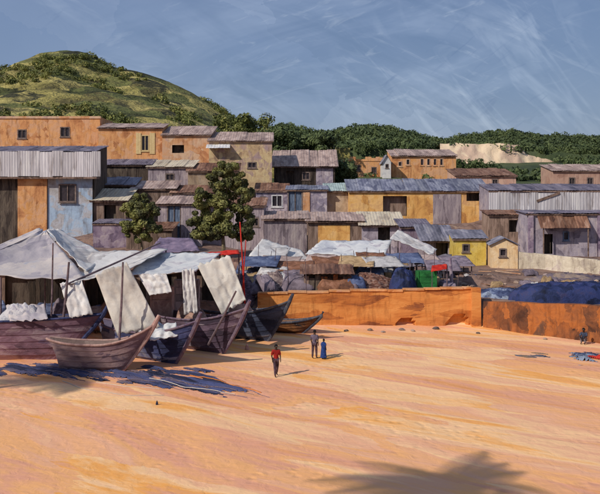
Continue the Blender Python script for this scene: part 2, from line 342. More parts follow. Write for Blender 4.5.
def door(root, xa, xb, za, zb, y, m, fm):
    o = window(root, xa, xb, za, zb, y, fm, 'door')
    b = MB(); boards(b, xa + .05, xb - .05, za, zb - .06, y + .16, .3); b.build('door_leaf', m, o); return o

HOUSES = []
def house(name, label, cat, px0, px1, pt, pb, pr, Y, depth, wm, rm, ops=(), style='plaster', roof='shed', rot=0, over=.35, rw=1.5, extra=None, group=None, fm=None, arch=False):
    HOUSES.append(dict(locals()))
    x = GX((px0 + px1) / 2, Y); ANCH.append((x, Y + .5, P(0, pb, Y).z)); ANCH.append((x, Y + depth*.6, P(0, pb, Y).z + .4))
def build_house(h):
    Y, s = h['Y'], h['Y'] / F; px0, px1, pt, pb, pr, depth = h['px0'], h['px1'], h['pt'], h['pb'], h['pr'], h['depth']
    pc = (px0 + px1) / 2; fm = h['fm'] or framew
    base = P(pc, pb, Y)
    root = thing(h['name'], h['label'], h['cat'], base, h['rot'], h['group'])
    hw = (px1 - px0) / 2 * s; H = (pb - pt) * s
    zb = min(0, ground(base.x, Y) - base.z, ground(base.x - hw, Y) - base.z, ground(base.x + hw, Y) - base.z) - .5
    ZB = P(0, pr, Y + depth).z - base.z if h['roof'] == 'shed' else H
    ol = []
    for o in h['ops']:
        k, cx, cy, ww, hh = o[:5]
        xa, xb = (cx - ww/2 - pc) * s, (cx + ww/2 - pc) * s; za, zb2 = (pb - cy - hh/2) * s, (pb - cy + hh/2) * s
        ol.append((max(xa, -hw + .1), min(xb, hw - .1), max(za, zb + .2), min(zb2, H - .08), k, o[5] if len(o) > 5 else None))
    b = MB()
    facade(b, -hw, hw, zb, H, 0, ol)
    if h['style'] == 'boards':
        xs = sorted({-hw, hw} | {v for o in ol for v in o[:2]})
        for i in range(len(xs) - 1):
            cc = [o for o in ol if o[0] - .01 < (xs[i] + xs[i+1]) / 2 < o[1] + .01]
            if not cc: boards(b, xs[i], xs[i+1], zb, H, 0)
            else:
                boards(b, xs[i], xs[i+1], zb, cc[0][2] - .1, 0); boards(b, xs[i], xs[i+1], cc[0][3] + .1, H, 0) if cc[0][3] + .15 < H else None
    for sx in (-hw, hw):
        q = [(sx, 0, zb), (sx, depth, zb), (sx, depth, ZB), (sx, 0, H)]
        if sx > 0: q.reverse(); q = q[::-1]
        else: q = q[::-1]
        b.quad(*q)
    b.quad((hw, depth, zb), (-hw, depth, zb), (-hw, depth, ZB), (hw, depth, ZB))
    b.quad((-hw, 0, H), (hw, 0, H), (hw, depth, ZB), (-hw, depth, ZB))
    if h['roof'] == 'gable':
        pk = (pb - pr) * s
        b.tri((-hw, 0, H), (hw, 0, H), (0, 0, pk)); b.tri((hw, depth, H), (-hw, depth, H), (0, depth, pk))
    w = b.build('wall', h['wm'], root)
    for (xa, xb, za, zz, k, m) in ol:
        if k == 'w': window(root, xa, xb, za, zz, 0, m or fm, arch=h['arch'])
        elif k == 'd': door(root, xa, xb, za, zz, 0, m or blue_d, fm)
        elif k == 'v':
            q = MB(); q.box(xa - .01, xb + .01, .9, .95, za, zz); q.box(xa, xb, .2, .9, za - .08, za - .01); q.build('recess', m or dark_w, root)
    ov = h['over']
    if h['roof'] == 'shed':
        sl = (ZB - H) / depth
        sheets(root, -hw - ov*.7, hw + ov*.7, -ov, H - sl*ov + .05, depth + .2, ZB + sl*.2 + .05, h['rm'], h['rw'])
        q = MB(); q.box(-hw - ov*.6, hw + ov*.6, -ov*.8, -ov*.8 + .09, H - sl*ov*.8 - .13, H - sl*ov*.8 + .03); q.build('fascia', wood, root)
    elif h['roof'] == 'gable':
        pk = (pb - pr) * s
        L = math.hypot(hw + ov, (pk - H) * (hw + ov) / hw); a = math.atan2(pk - H, hw)
        n = max(2, round(depth / 1.3)); ww = (depth + 2*ov) / n
        for sg in (-1, 1):
            for i in range(n):
                me = sheet_mesh(ww * 1.05, L, h['rm'])
                Mz = sg * math.pi / 2
                share('roof_sheet', me, root, (-sg * -1 * (hw + ov) * 1.0 if False else (sg * (hw + ov)), -ov + (i + .5) * ww, pk - (pk - H) * (hw + ov) / hw + .05 + (i % 2)*.03), (a, 0, Mz))
    elif h['roof'] == 'flat':
        q = MB(); q.box(-hw - .15, hw + .15, -.15, .3, H - .25, H + .12); q.box(-hw - .1, hw + .1, -.08, .02, H*.06, H*.06 + .15); q.build('cornice', h['rm'], root)
    if h['extra']: h['extra'](root, s, pc, pb, hw, H, depth)
    return root
def panel(root, s, pc, pb, xa, xb, ya, yb, m, name='wall_panel', y=-.07, bd=True):
    b = MB(); 
    if bd: boards(b, (xa - pc)*s, (xb - pc)*s, (pb - yb)*s, (pb - ya)*s, y, .45)
    b.box((xa - pc)*s, (xb - pc)*s, y, y + .06, (pb - yb)*s, (pb - ya)*s); return b.build(name, m, root)

# upper left
house('house', 'long orange flat-roofed house with two small windows at the left edge under the hill', 'house', -40, 100, 117, 149, 0, 132, 9, orange_w, orange_p, [('w', 22, 134, 9, 9), ('w', 65, 132, 9.5, 10)], roof='flat')
def ex_porch(root, s, pc, pb, hw, H, d):
    panel(root, s, pc, pb, 136, 141, 133, 154, creamf, 'wall_panel'); panel(root, s, pc, pb, 149.5, 155, 133, 154, creamf, 'wall_panel')
house('house', 'orange house with a cream framed window and pinkish roof right of the long orange house', 'house', 98.5, 162, 128, 161, 124, 127, 7, orange_w, pink_roof, [('w', 145, 143, 8, 16, creamf)], extra=ex_porch, rot=R(1.5))
house('house', 'cream and mauve house with a low pinkish roof in the upper left row', 'house', 162, 210, 135, 164, 127, 126, 7, orange_p, pink_roof, [('v', 178, 149, 12, 8)], rot=R(-2))
def ex_awn(root, s, pc, pb, hw, H, d):
    sheets(root, (207-pc)*s, (230-pc)*s, -1.4, (pb-149)*s, -.02, (pb-145)*s, tarp_sheet, 1.7, 'awning')
tarp_sheet = mat('white_sheet', ['b5b3b6', 'cfcac6', 'ddd6cf'], scale=1, bump=.3, vary=.08)
house('house', 'tan house with a small dark window and white awning below the hill foot', 'house', 209, 272, 141, 182, 133, 124, 7, cream_w, pink_roof, [('w', 252, 165, 9, 6)], extra=ex_awn, rot=R(2))
# the two-storey house with blue wall
def ex_storey(root, s, pc, pb, hw, H, d):
    b = MB(); z0, z1 = (pb-177)*s, (pb-152)*s
    x0, x1 = (-22-pc)*s, (99-pc)*s
    b.box(x0, x1, -1.3, .5, z0 - .25, z0 - .02); b.build('floor_beam', wood, root)
    x = x0; i = 0
    while x < x1 - .3:
        w = random.uniform(1.0, 1.6); me = sheet_mesh(1.35, z1 - z0, pale_sheet)
        share('wall_sheet', me, root, (x + w/2, -1.25 - (i % 2)*.03, z0 + random.uniform(-.1, .1)), (R(90), 0, 0), (w/1.3, 1, 1)); x += w; i += 1
    panel(root, s, pc, pb, 20, 47, 178, 238, orange_w, 'wall_panel', -.5, False)
    q = MB(); q.box((19-pc)*s, (48-pc)*s, -.52, 0, (pb-250)*s, (pb-177.5)*s); q.build('porch_side', orange_w, root)
    panel(root, s, pc, pb, 48.5, 93, 178, 241, blue_w, 'front_wall', -.3, False)
    w = MB(); 
    window(root, (60-pc)*s, (77-pc)*s, (pb-202)*s, (pb-184)*s, -.48, framew)
house('house', 'two-storey house with pale blue wall, orange porch and corrugated upper storey', 'house', -22, 94, 152, 246, 147, 104, 7, dark_w, purple_roof, [], style='boards', extra=ex_storey)
# brown shacks of the middle left
SH = 'board shacks crowded on the left slope'
def shack(label, px0, px1, pt, pb, pr, Y, wm, rm, ops=(), rot=0, d=4.5, st='boards', over=.4): house('shack', label, 'shack', px0, px1, pt, pb, pr, Y, d, wm, rm, ops, style=st, rot=R(rot), over=over, group=SH)
shack('dark brown board shack directly under the orange house with cream window', 102, 150, 165, 184, 160, 117, dark_w, purple_roof, [])
shack('brown shack with pale patched roof below the cream and mauve house', 148, 192, 167, 188, 161, 116, mbrown_w, cream_roof, [('w', 170, 177, 9, 7)], -2)
shack('mauve brown shack under the white awning, left of the big tree top', 188, 238, 171, 198, 164, 115, tan_w, rust_roof, [], 2, st='plaster')
shack('dark shack with grey metal roof right of the blue house top', 99, 134, 185, 214, 178, 110, dark_w, grey_roof, [('v', 112, 196, 14, 12)], 1)
shack('brown shack with pinkish roof behind the small tree', 132, 175, 189, 216, 182, 109, brown_w, pink_roof, [], -1)
shack('brown shack with rust roof left of the big tree', 172, 216, 193, 224, 186, 108, mbrown_w, rust_roof, [('v', 190, 206, 11, 16)], 2)
shack('small shack with a cream roof beside the blue wall', 93, 126, 200, 228, 190, 104, brown_w, cream_roof, [('v', 110, 212, 12, 14)], -3, over=.6)
shack('pinkish shack with blue grey door between the two trees', 158, 202, 204, 243, 197, 101, mbrown_w, pink_roof, [('d', 174, 222, 14, 34)], 1)
shack('brown shack almost hidden behind the big tree', 198, 264, 206, 248, 199, 103, mbrown_w, rust_roof, [('w', 255, 222, 8, 9)], -1)
shack('low mauve walled shack under the blue wall house', 93, 127, 224, 248, 220, 98, mauve_w, purple_roof, [], 0, 3.5, 'plaster', over=.15)
shack('low brown shack behind the trunk of the small tree', 126, 172, 229, 250, 223, 97, brown_w, rust_roof, [], -2, 3.5)
# centre
def ex_c1(root, s, pc, pb, hw, H, d): panel(root, s, pc, pb, 316, 333, 167, 188, lilac_w, 'wall_panel', -.12, False)
house('house', 'dark olive board house with long pink roof and lilac end in the centre', 'house', 274, 335, 166, 189, 151, 128, 10, dark_w, pink_roof, [('v', 290, 178, 8, 14), ('w', 306, 176, 8, 8)], style='boards', extra=ex_c1, over=.7)
house('house', 'lilac house with pale framed window right of the big tree', 'house', 256, 288, 191, 219, 184, 116, 5, lilac_w, rust_roof, [('w', 277, 201, 11, 12, tarp_sheet), ('w', 263, 201, 6, 9)], rot=R(1))
def ex_c2(root, s, pc, pb, hw, H, d): panel(root, s, pc, pb, 303, 310, 192, 213, orange_p, 'wall_panel', -.09)
house('shed', 'lilac grey shed with tall blue door and an orange strip beside it', 'shed', 287, 327, 190, 220, 186, 115, 5, lilac_w, blue_roof, [('d', 295, 204, 15, 27)], extra=ex_c2, rot=R(-1))
house('shed', 'small tan shed with pale aqua roof next to the long ochre building', 'shed', 326, 349, 191, 217, 184, 116, 5, tan_w, aqua_roof, [], over=.5)
house('shed', 'brown board shed behind the white tent in the centre', 'shed', 264, 307, 219, 258, 212, 101, 5, mbrown_w, pink_roof, [], style='boards', over=.5, rot=R(1))
def ex_c3(root, s, pc, pb, hw, H, d): panel(root, s, pc, pb, 318, 350, 225, 256, ochre_w, 'wall_panel', -.05, False)
house('shed', 'brown shed with ochre front panel above the flat white canopy', 'shed', 308, 362, 221, 260, 213, 100, 5, brown_w, orange_roof if False else pink_roof, [], extra=ex_c3, over=.5)
house('shed', 'grey brown shed under the long ochre building behind the white canopies', 'shed', 362, 402, 225, 264, 213, 99, 6, purple_w, cream_roof, [('v', 384, 234, 12, 14)], over=.6, rot=R(-1.5))
house('shed', 'purple brown shed at the top of the sloping white canopy', 'shed', 401, 430, 227, 262, 220, 97, 4, mauve_w, purple_roof, [], rot=R(2))
house('shed', 'brown lean-to with broad grey roof left of the yellow house', 'shed', 424, 453, 240, 266, 226, 90, 5, mbrown_w, grey_roof, [('v', 442, 250, 12, 14)], style='boards', over=.7)
# the long ochre building
def ex_c4(root, s, pc, pb, hw, H, d):
    panel(root, s, pc, pb, 433, 461, 194, 224, mbrown_w, 'wall_panel', -.06, False)
    panel(root, s, pc, pb, 348, 378, 213, 218, peach_w, 'ledge', -.25, False)
house('long_building', 'long ochre building with blue grey metal roof in the centre right', 'building', 349, 489, 191, 226, 180, 114, 6, ochre_w, blue_roof, [('v', 395, 206, 24, 20, brown_w), ('v', 473, 197, 13, 8)], extra=ex_c4, over=.35, rw=1.7)
# right
def ex_r1(root, s, pc, pb, hw, H, d):
    x = -hw; i = 0
    while x < hw - .2:
        w = random.uniform(1.1, 1.7); me = sheet_mesh(1.5, H - .05, pale_sheet)
        share('wall_sheet', me, root, (x + w/2, -.06 - (i % 2)*.03, random.uniform(-.25, .02)), (R(90), random.uniform(-.015, .015), 0), (w/1.45, 1, 1)); x += w; i += 1
    b = MB(); Mx = Matrix.Translation(((548-pc)*s, -.16, (pb-197)*s)) @ Matrix.Rotation(R(-20), 4, 'Y'); b.box(-1.6, 1.6, -.05, .03, -.16, .16, Mx); b.build('loose_batten', wood, root)
house('long_shed', 'long shed of pale corrugated sheets at the right edge', 'shed', 489, 632, 191, 215, 185, 108, 6, purple_w, purple_roof, [], extra=ex_r1, over=.15)
house('shed', 'narrow brown board shed under the left end of the pale corrugated shed', 'shed', 489, 528, 215, 250, 211, 101, 4, brown_w, rust_roof, [('v', 515, 226, 12, 12)], style='boards')
def ex_r2(root, s, pc, pb, hw, H, d):
    sheets(root, (537-pc)*s, (586-pc)*s, -1.6, (pb-228)*s, -.03, (pb-216)*s, rust_roof, 1.5, 'awning')
    for px in (540, 584):
        b = MB(); b.tube([((px-pc)*s, -1.45, -.4), ((px-pc)*s, -1.45, (pb-227.5)*s)], .09); b.build('post', wood, root)
    b = MB(); b.box((528-pc)*s, (533-pc)*s, -.25, .05, -.4, (pb-212)*s); b.build('pillar', mauve_w, root)
    b = MB(); b.box((597-pc)*s, (602-pc)*s, -.25, .05, -.4, (pb-212)*s); b.build('pillar', mauve_w, root)
house('shed', 'purple grey shed with tan awning and small blue window at the right', 'shed', 527, 632, 214, 256, 211, 97, 5, purple_w, purple_roof, [('w', 566, 236, 6, 9, blue_d), ('v', 548, 244, 10, 20), ('w', 612, 232, 9, 10)], extra=ex_r2)
house('house', 'small bright yellow house with grey roof on the right', 'house', 453.5, 486, 239, 268, 231, 86, 4, yellow_w, grey_roof, [('w', 466, 248, 7, 8)], over=.25, rot=R(-4))
house('house', 'small peach gabled house with dark window right of the yellow house', 'house', 491, 517.5, 245, 269, 238.5, 82.5, 4.5, peach_w, grey_roof, [('w', 503, 252.5, 7, 8)], roof='gable', over=.2, rot=R(-8))
# upper right
house('house', 'orange house with a row of arched windows on the upper right slope', 'house', 392, 456, 156, 183, 150, 150, 8, orange_w, pink_roof, [('w', 408, 162, 4, 6)] + [('w', x, 162, 3.4, 7) for x in (422, 428.5, 435, 441.5)] + [('w', 400, 164, 4, 5)], arch=True, fm=orange_p)
def ex_ruin(root, s, pc, pb, hw, H, d):
    b = MB(); x = -hw
    while x < hw - .1:
        w = random.uniform(.5, 1.1); b.box(x, min(hw, x + w), -.1, .35, H - .2, H + random.uniform(.1, .7)); x += w
    b.build('broken_wall_top', orange_w, root)
house('house', 'roofless orange house left of the arched windows under the green hill', 'house', 341, 384, 160, 183, 0, 152, 7, orange_w, orange_p, [('w', 358, 168, 5, 6), ('w', 374, 170, 5, 6)], roof='none', extra=ex_ruin, rot=R(2))
house('hut', 'tiny white gabled hut between the two orange upper houses', 'hut', 382.5, 391, 162, 176, 155, 147, 4, tarp_sheet, grey_roof, [('w', 387, 166, 3, 4)], roof='gable', over=.25)
house('house', 'low pink house at the right edge under the green hill', 'house', 553, 640, 171, 191, 165, 138, 7, pink_w, pink_roof, [('w', 572, 181, 6, 7), ('w', 590, 181, 6, 7)])
house('house', 'low brown pink house right of the arched windows behind the blue roof', 'house', 456, 516, 176, 189, 169, 135, 8, pink_w, rust_roof, [('w', 470, 182, 6, 6), ('w', 495, 182, 6, 6)])
ANCH_A = np.array([(x, y, z, 0.0) for x, y, z in ANCH])
for i in range(len(ANCH_A)):
    x, y, z, _ = ANCH_A[i]; ANCH_A[i, 3] = z - ground(x, y, False)

# ------------------------------------------------------------------ the setting: ground, hills
def build_ground():
    def axis(segs):
        v = []
        for a, b, st in segs: v += list(np.arange(a, b, st))
        return v + [segs[-1][1]]
    xs = axis([(-2500, -300, 220), (-300, -80, 22), (-80, -40, 4), (-40, 40, .5), (40, 80, 4), (80, 300, 22), (300, 2500, 220)])
    ys = axis([(-200, 0, 40), (0, 20, 4), (20, 66, .4), (66, 140, 1.1), (140, 300, 8), (300, 3500, 250)])
    v = [(x, y, ground(x, y)) for y in ys for x in xs]; n = len(xs); f = []; mi = []
    for j in range(len(ys) - 1):
        for i in range(n - 1):
            f.append((j*n+i, j*n+i+1, (j+1)*n+i+1, (j+1)*n+i))
            cx, cy = (xs[i]+xs[i+1])/2, (ys[j]+ys[j+1])/2
            mi.append(0 if cy < wallY(cx) + (.4 if cx > -2 else 1.5 + fbm(cx, cy, .2)) else (1 if cy < 142 else 2))
    me = bpy.data.meshes.new('ground'); me.from_pydata(v, [], f)
    for m in (sand, earth, darkhill): me.materials.append(m)
    me.polygons.foreach_set('material_index', mi); me.polygons.foreach_set('use_smooth', [True]*len(f)); me.update()
    o = bpy.data.objects.new('ground', me); C.objects.link(o); o['kind'] = 'structure'; o['label'] = 'orange sand beach rising into the brown earth of the village slope'
build_ground()
for h in HOUSES: build_house(h)

def leaf_cloud(pts, size, per, spread, squash=.8):
    """many small leaf faces around the given clump centres, as one vertex / face list"""
    pts = np.asarray(pts, float); n = len(pts) * per
    c = np.repeat(pts, per, 0); d = rng.normal(size=(n, 3)); d /= np.linalg.norm(d, axis=1)[:, None]
    rr = rng.uniform(.35, 1, (n, 1)) ** .5; sp = np.repeat(np.broadcast_to(np.asarray(spread, float), (len(pts),)), per)[:, None]
    c = c + d * rr * sp * np.array([1, 1, squash])
    u = rng.normal(size=(n, 3)); u -= (u * d).sum(1)[:, None] * d * .6; u /= np.linalg.norm(u, axis=1)[:, None]
    w = np.cross(d + rng.normal(size=(n, 3)) * .5, u); w /= np.linalg.norm(w, axis=1)[:, None] + 1e-6
    s = size * rng.uniform(.6, 1.4, (n, 1)); a = u * s; b = w * s * .6
    V = np.stack([c - a, c + b * .8 - a * .1, c + a, c - b * .8 - a * .1], 1).reshape(-1, 3)
    Fc = np.arange(n * 4).reshape(-1, 4)
    return V, Fc
def np_obj(name, V, Fc, m, parent=None, world=False):
    me = bpy.data.meshes.new(name); me.from_pydata(V.tolist(), [], Fc.tolist()); me.materials.append(m); me.update()
    o = bpy.data.objects.new(name, me); C.objects.link(o); attach(o, parent, world); return o

HF = []
def hill(name, label, sky, Y, wf, wb, m, foot, rough, seed, n=(150, 70), crease=0):
    """a real hill: its ridge line at distance Y, falling over wf metres to the front and wb to the back"""
    xs = [GX(p, Y) for p, q in sky]; zs = [CAMZ + (HOR - q) * Y / F for p, q in sky]
    x0, x1 = xs[0], xs[-1]
    def hz(x, y):
        r = float(np.interp(x, xs, zs)); d = (y - Y)
        t = d / (wf if d < 0 else wb); k = max(0, 1 - (math.sqrt(t*t + .006) - .0775) / .925) ** 1.2 if abs(t) < 1 else 0
        z = foot + (r - foot) * k
        return z + rough * fbm(x, y, .02, 5, seed) * (r - foot) / 40 * (1 - .9 * math.exp(-(d / 25) ** 2)) - max(0, d) * .12 - crease * max(0, .55 - abs(fbm(x, y, .035, 4, seed + 20)) * 3.2) * (k if k < .75 else max(0, (1 - k) * 3)) + rough * .12 * fbm(x, y, .12, 3, seed)
    b = MB(); b.grid(lambda u, v: (x0 + (x1-x0)*u, Y - wf + (wf+wb)*v, hz(x0 + (x1-x0)*u, Y - wf + (wf+wb)*v) - (0 if .02 < v < .98 else 8)), n[0], n[1])
    o = b.build(name, m, smooth=True); o['kind'] = 'structure'; o['label'] = label
    return hz, x0, x1
h1 = hill('hill', 'large green and olive hill rising behind the orange houses on the left', [(-260, 175), (-140, 140), (-60, 108), (-20, 93), (5, 79), (28, 63), (45, 55), (62, 52), (80, 52), (97, 56), (112, 66), (128, 70), (150, 74), (170, 82), (195, 94), (215, 106), (232, 118), (248, 131), (268, 146), (300, 165), (330, 185)], 260, 110, 120, grassy, 18, 5, 2.0, (260, 120), 3.2)
h2 = hill('hill', 'dark green wooded hill in the middle of the skyline', [(150, 195), (220, 170), (252, 142), (272, 131), (290, 128), (308, 134), (325, 138), (342, 132), (365, 130), (385, 132), (405, 137), (430, 147), (455, 160), (520, 185), (580, 205)], 300, 90, 120, darkhill, 20, 5, 5.0)
h3 = hill('hill', 'long dark green wooded hill at the right of the skyline', [(300, 195), (380, 172), (425, 150), (440, 146), (460, 140), (475, 138), (497, 134), (515, 136), (535, 141), (555, 139), (580, 142), (600, 140), (640, 144), (700, 156), (800, 180), (900, 195)], 330, 110, 120, darkhill, 20, 5, 8.0)
def scrub(name, label, hz, n, xr, yr, size, per, spread, m, zoff=.3, keep=None):
    pts = []; sp = []
    while len(pts) < n:
        x = random.uniform(*xr); y = random.uniform(*yr)
        if keep and not keep(x, y): continue
        k = random.uniform(.55, 1.35); pts.append((x, y, hz(x, y) + zoff + spread * .2 * k)); sp.append(spread * k)
    V, Fc = leaf_cloud(pts, size, per, sp); o = np_obj(name, V, Fc, m); o['kind'] = 'stuff'; o['label'] = label
scrub('woodland', 'dark green trees covering the middle hill', h2[0], 900, (GX(225, 300), GX(480, 300)), (213, 306), .42, 110, 1.9, leaf_dark)
scrub('woodland', 'dark green trees covering the right hill', h3[0], 1500, (GX(330, 330), GX(670, 330)), (226, 336), .44, 110, 2.0, leaf_dark)
kp = lambda x, y: fbm(x, y, .03, 3, 11) > .12
scrub('shrubs', 'low olive bushes scattered over the left hill', h1[0], 620, (GX(-60, 260), GX(285, 260)), (165, 263), .30, 80, 1.3, leaf_olive, .1, kp)
scrub('shrubs', 'dark green bushes at the foot of the left hill', h1[0], 130, (GX(-20, 170), GX(250, 170)), (158, 176), .4, 60, 1.3, leaf_olive, .2)
gz = lambda x, y: ground(x, y)
def patch(name, label, px0, px1, py0, py1, Y, n, m, spread=1.6, size=.45):
    """green thicket standing on the slope around distance Y, between two rows"""
    pts = []; sp = []
    for i in range(n):
        px = random.uniform(px0, px1); y = Y + random.uniform(-4, 4); p = P(px, random.uniform(py0, py1), y)
        pts.append(tuple(p)); sp.append(spread * random.uniform(.6, 1.2))
    V, Fc = leaf_cloud(pts, size*.7, 130, sp); o = np_obj(name, V, Fc, m); o['kind'] = 'stuff'; o['label'] = label
patch('thicket', 'dark green thicket behind the pink roofed dark house', 262, 334, 134, 154, 150, 70, leaf_dark)
patch('thicket', 'green thicket between the lilac wall and the orange ruin', 334, 352, 163, 190, 140, 34, leaf_dark, 1.3)
patch('thicket', 'green thicket between the two orange upper houses', 373, 397, 160, 184, 160, 36, leaf_dark, 1.4)
def band(label, line, Y, n, m, spread, size):
    pts = []; sp = []; L = np.array(line, float)
    for i in range(n):
        px = random.uniform(L[0, 0], L[-1, 0]); t = np.interp(px, L[:, 0], L[:, 1]); q = np.interp(px, L[:, 0], L[:, 2]); pts.append(tuple(P(px, random.uniform(t, q), Y + random.uniform(-3, 3)))); sp.append(spread * random.uniform(.6, 1.2))
    V, Fc = leaf_cloud(pts, size*.7, 130, sp); o = np_obj('thicket', V, Fc, m); o['kind'] = 'stuff'; o['label'] = label
band('dark green thicket below the pale sandy bank', [(455, 161, 176), (480, 162, 176), (495, 168, 178), (515, 178, 184), (530, 182, 187), (560, 184, 190)], 185, 120, leaf_dark, 1.5, .42)
band('dark green thicket right of the pale sandy bank', [(556, 150, 172), (600, 148, 172), (650, 150, 175)], 225, 90, leaf_dark, 2.2, .5)
scrub('undergrowth', 'green undergrowth at the right edge behind the pink house', ground, 260, (GX(566, 200), GX(690, 200)), (165, 226), .35, 90, 1.5, leaf_dark)
scrub('undergrowth', 'green undergrowth on the slope behind the upper right houses', ground, 300, (GX(330, 190), GX(660, 190)), (150, 176), .45, 50, 1.0, leaf_dark)
patch('thicket', 'green thicket above the houses left of centre', 216, 268, 118, 136, 165, 40, leaf_olive, 1.6)
# pale sandy bank cut into the right hill
def bank():
    Y = 205; top = [(440, 144), (455, 143), (475, 144), (498, 143), (520, 145), (526, 154), (536, 157), (548, 159), (558, 164), (572, 169)]
    bot = [(440, 152), (455, 153), (475, 154), (492, 156), (505, 163), (515, 168), (530, 171), (545, 174), (558, 177), (572, 179)]
    b = MB(); n = 60; m = 10
    tx = np.array(top, float); bx = np.array(bot, float)
    def fn(u, v):
        px = 440 + 132 * u; pt = np.interp(px, tx[:, 0], tx[:, 1]) + 1.0 * fbm(px, 3, .15); pb = np.interp(px, bx[:, 0], bx[:, 1]) + 1.2 * fbm(px, 8, .12)
        py = pb + 22 + (pt - pb - 22) * v; y = Y + 10 * v + 1.2 * fbm(px, v * 30, .12, 4)
        return P(px, py, y)
    b.grid(fn, n, m)
    top_v = [Vector(fn(i / n, 1)) for i in range(n + 1)]
    for i in range(n): b.quad(top_v[i], top_v[i+1], top_v[i+1] + Vector((0, 16, -2)), top_v[i] + Vector((0, 16, -2)))
    o = b.build('sandy_bank', mat('bank_sand', ['b09478', 'cfb294', 'dcc3a2', 'c4a68e'], scale=.12, bump=.7, bscale=5, vary=0), smooth=True); o['kind'] = 'structure'; o['label'] = 'pale cream sandy bank cut into the right hill'
bank()

# ------------------------------------------------------------------ trees
def tree(label, px, pb, Y, lobes, m, trunk_r, per=110, size=.17):
    base = P(px, pb, Y); base.z = ground(base.x, Y) - .1
    root = thing('tree', label, 'tree', base)
    b = MB(); cen = [Vector(P(a, c, Y + dy)) - base for a, c, r, dy in lobes]
    mid = sum(cen, Vector()) / len(cen)
    fork = Vector((mid.x * .35, 0, mid.z * .45))
    b.tube([(0, 0, 0), fork * .5 + Vector((.12, 0, 0)), fork], [trunk_r, trunk_r*.8, trunk_r*.65])
    b.build('trunk', bark, root)
    l = MB()
    for c in cen:
        q = fork.lerp(c, .5) + Vector((random.uniform(-.3, .3), random.uniform(-.3, .3), -.2)); l.tube([fork * .97, q, c], [trunk_r*.5, trunk_r*.3, trunk_r*.1], 6)
        for k in range(3): e = c + Vector((random.uniform(-1, 1), random.uniform(-1, 1), random.uniform(-.2, .8))) * .8; l.tube([q.lerp(c, .5), e], [trunk_r*.18, .02], 5)
    l.build('limbs', bark, root)
    pts = []; sp = []
    for (a, c, r, dy), cc in zip(lobes, cen):
        rm = r * Y / F
        for k in range(15):
            d = Vector((random.gauss(0, 1), random.gauss(0, 1), random.gauss(0, 1))).normalized() * rm * random.uniform(.45, .95)
            d.z *= .9; pts.append(tuple(cc + d)); sp.append(rm * random.uniform(.22, .46))
    V, Fc = leaf_cloud(pts, size, per * 2, sp); np_obj('crown', V, Fc, m, root)
tree('small olive green tree with pale trunk in front of the board shacks', 141, 247, 92, [(140, 200, 10, 0), (132, 211, 10, .3), (150, 211, 11, -.3), (140, 222, 14, 0), (129, 228, 9, .4), (153, 229, 9, 0), (141, 236, 10, .2)], leaf_tree, .16)
tree('big dark green tree standing in the middle of the village', 222, 252, 88, [(228, 170, 11, 0), (215, 176, 9, .5), (240, 180, 9, .3), (222, 188, 14, 0), (205, 200, 13, 0), (243, 196, 13, .4), (226, 206, 17, -.4), (200, 218, 13, .2), (247, 215, 12, 0), (222, 226, 17, -.5), (204, 232, 12, 0), (243, 232, 12, .3)], leaf_tree, .26)

# ------------------------------------------------------------------ beach walls
def beach_wall(name, label, pts, h0, h1, m, thick=.55, capm=None, arch=None, seg=.6):
    root = thing(name, label, 'wall', (pts[0][0], pts[0][1], 0))
    A, B = Vector((*pts[0], 0)), Vector((*pts[1], 0)); L = (B - A).length; d = (B - A) / L; nrm = Vector((-d.y, d.x, 0))
    n = int(L / seg); b = MB()
    def off(t, z): return .07 * fbm(t * L, z * 2, .4, 3, h0) + .012 * fbm(t * L, z * 3, 1.6, 3, 5)
    nz = 8
    def top(t): return h0 + (h1 - h0) * t + .10 * fbm(t * L, 0, .35, 3, 2.2)
    def inarch(t, z):
        if not arch: return 0
        r = 0
        for (c, w, hh) in arch:
            q = ((t*L - c) / w) ** 2 + (max(0, z) / hh) ** 2
            if q < 1: r = max(r, min(1, (1 - q) * 8))
        return r
    nu = int(L / .22); nv = 14
    def fn(u, v):
        z = -.5 + (top(u) + .5) * v; t = u
        return A + d * (t * L) + nrm * (off(t, z) + .6 * inarch(t, z)) + Vector((0, 0, z)) - A
    b.grid(fn, nu, nv)
    e = [Vector(fn(i / nu, 1)) for i in range(nu + 1)]
    for i in range(nu):
        b.quad(e[i], e[i+1], e[i+1] + nrm * thick, e[i] + nrm * thick)
        b.quad(e[i+1] + nrm * thick, e[i] + nrm * thick, e[i] + nrm * thick - Vector((0, 0, 3)), e[i+1] + nrm * thick - Vector((0, 0, 3)))
    for i, u in ((0, 0), (nu, 1)):
        c0 = Vector(fn(u, 0)); b.quad(c0, e[i], e[i] + nrm * thick, c0 + nrm * thick)
    b.build('wall_face', m, root, smooth=False)
    if capm:
        k = 0; x = 0
        while x < L - .3:
            w = min(random.uniform(1.0, 1.7), L - x); t = (x + w/2) / L
            q = MB(); q.box(-w/2 + .015, w/2 - .015, -.10, thick + .08, 0, .12)
            o = q.build('coping_stone', capm, root); p = d * (x + w/2); o.location = (p.x, p.y, top(t) + random.uniform(-.015, .02)); o.rotation_euler = (random.uniform(-.01, .01), random.uniform(-.012, .012), math.atan2(d.y, d.x)); x += w
    return root
cop_o = mat('orange_coping', ['b86f3a', 'cf8a52', 'd8a070', 'c98f70'], scale=1, bump=.5, vary=.12)
beach_wall('beach_wall', 'orange plastered retaining wall along the back of the beach with a low arch', [(-3.2, 62.2), (12.9, 61.9)], 2.35, 2.78, beachwall_m, capm=cop_o, arch=[(15.1, .8, .85), (11.1, .7, .5)])
b = MB(); b.box(-.35, .35, -.35, .35, -.4, 2.9, None, .93); o = b.build('wall_pillar', beachwall_m, loc=(13.15, 61.7, 0)); tag(o, 'square orange end pillar between the bright wall and the rusty wall', 'pillar')
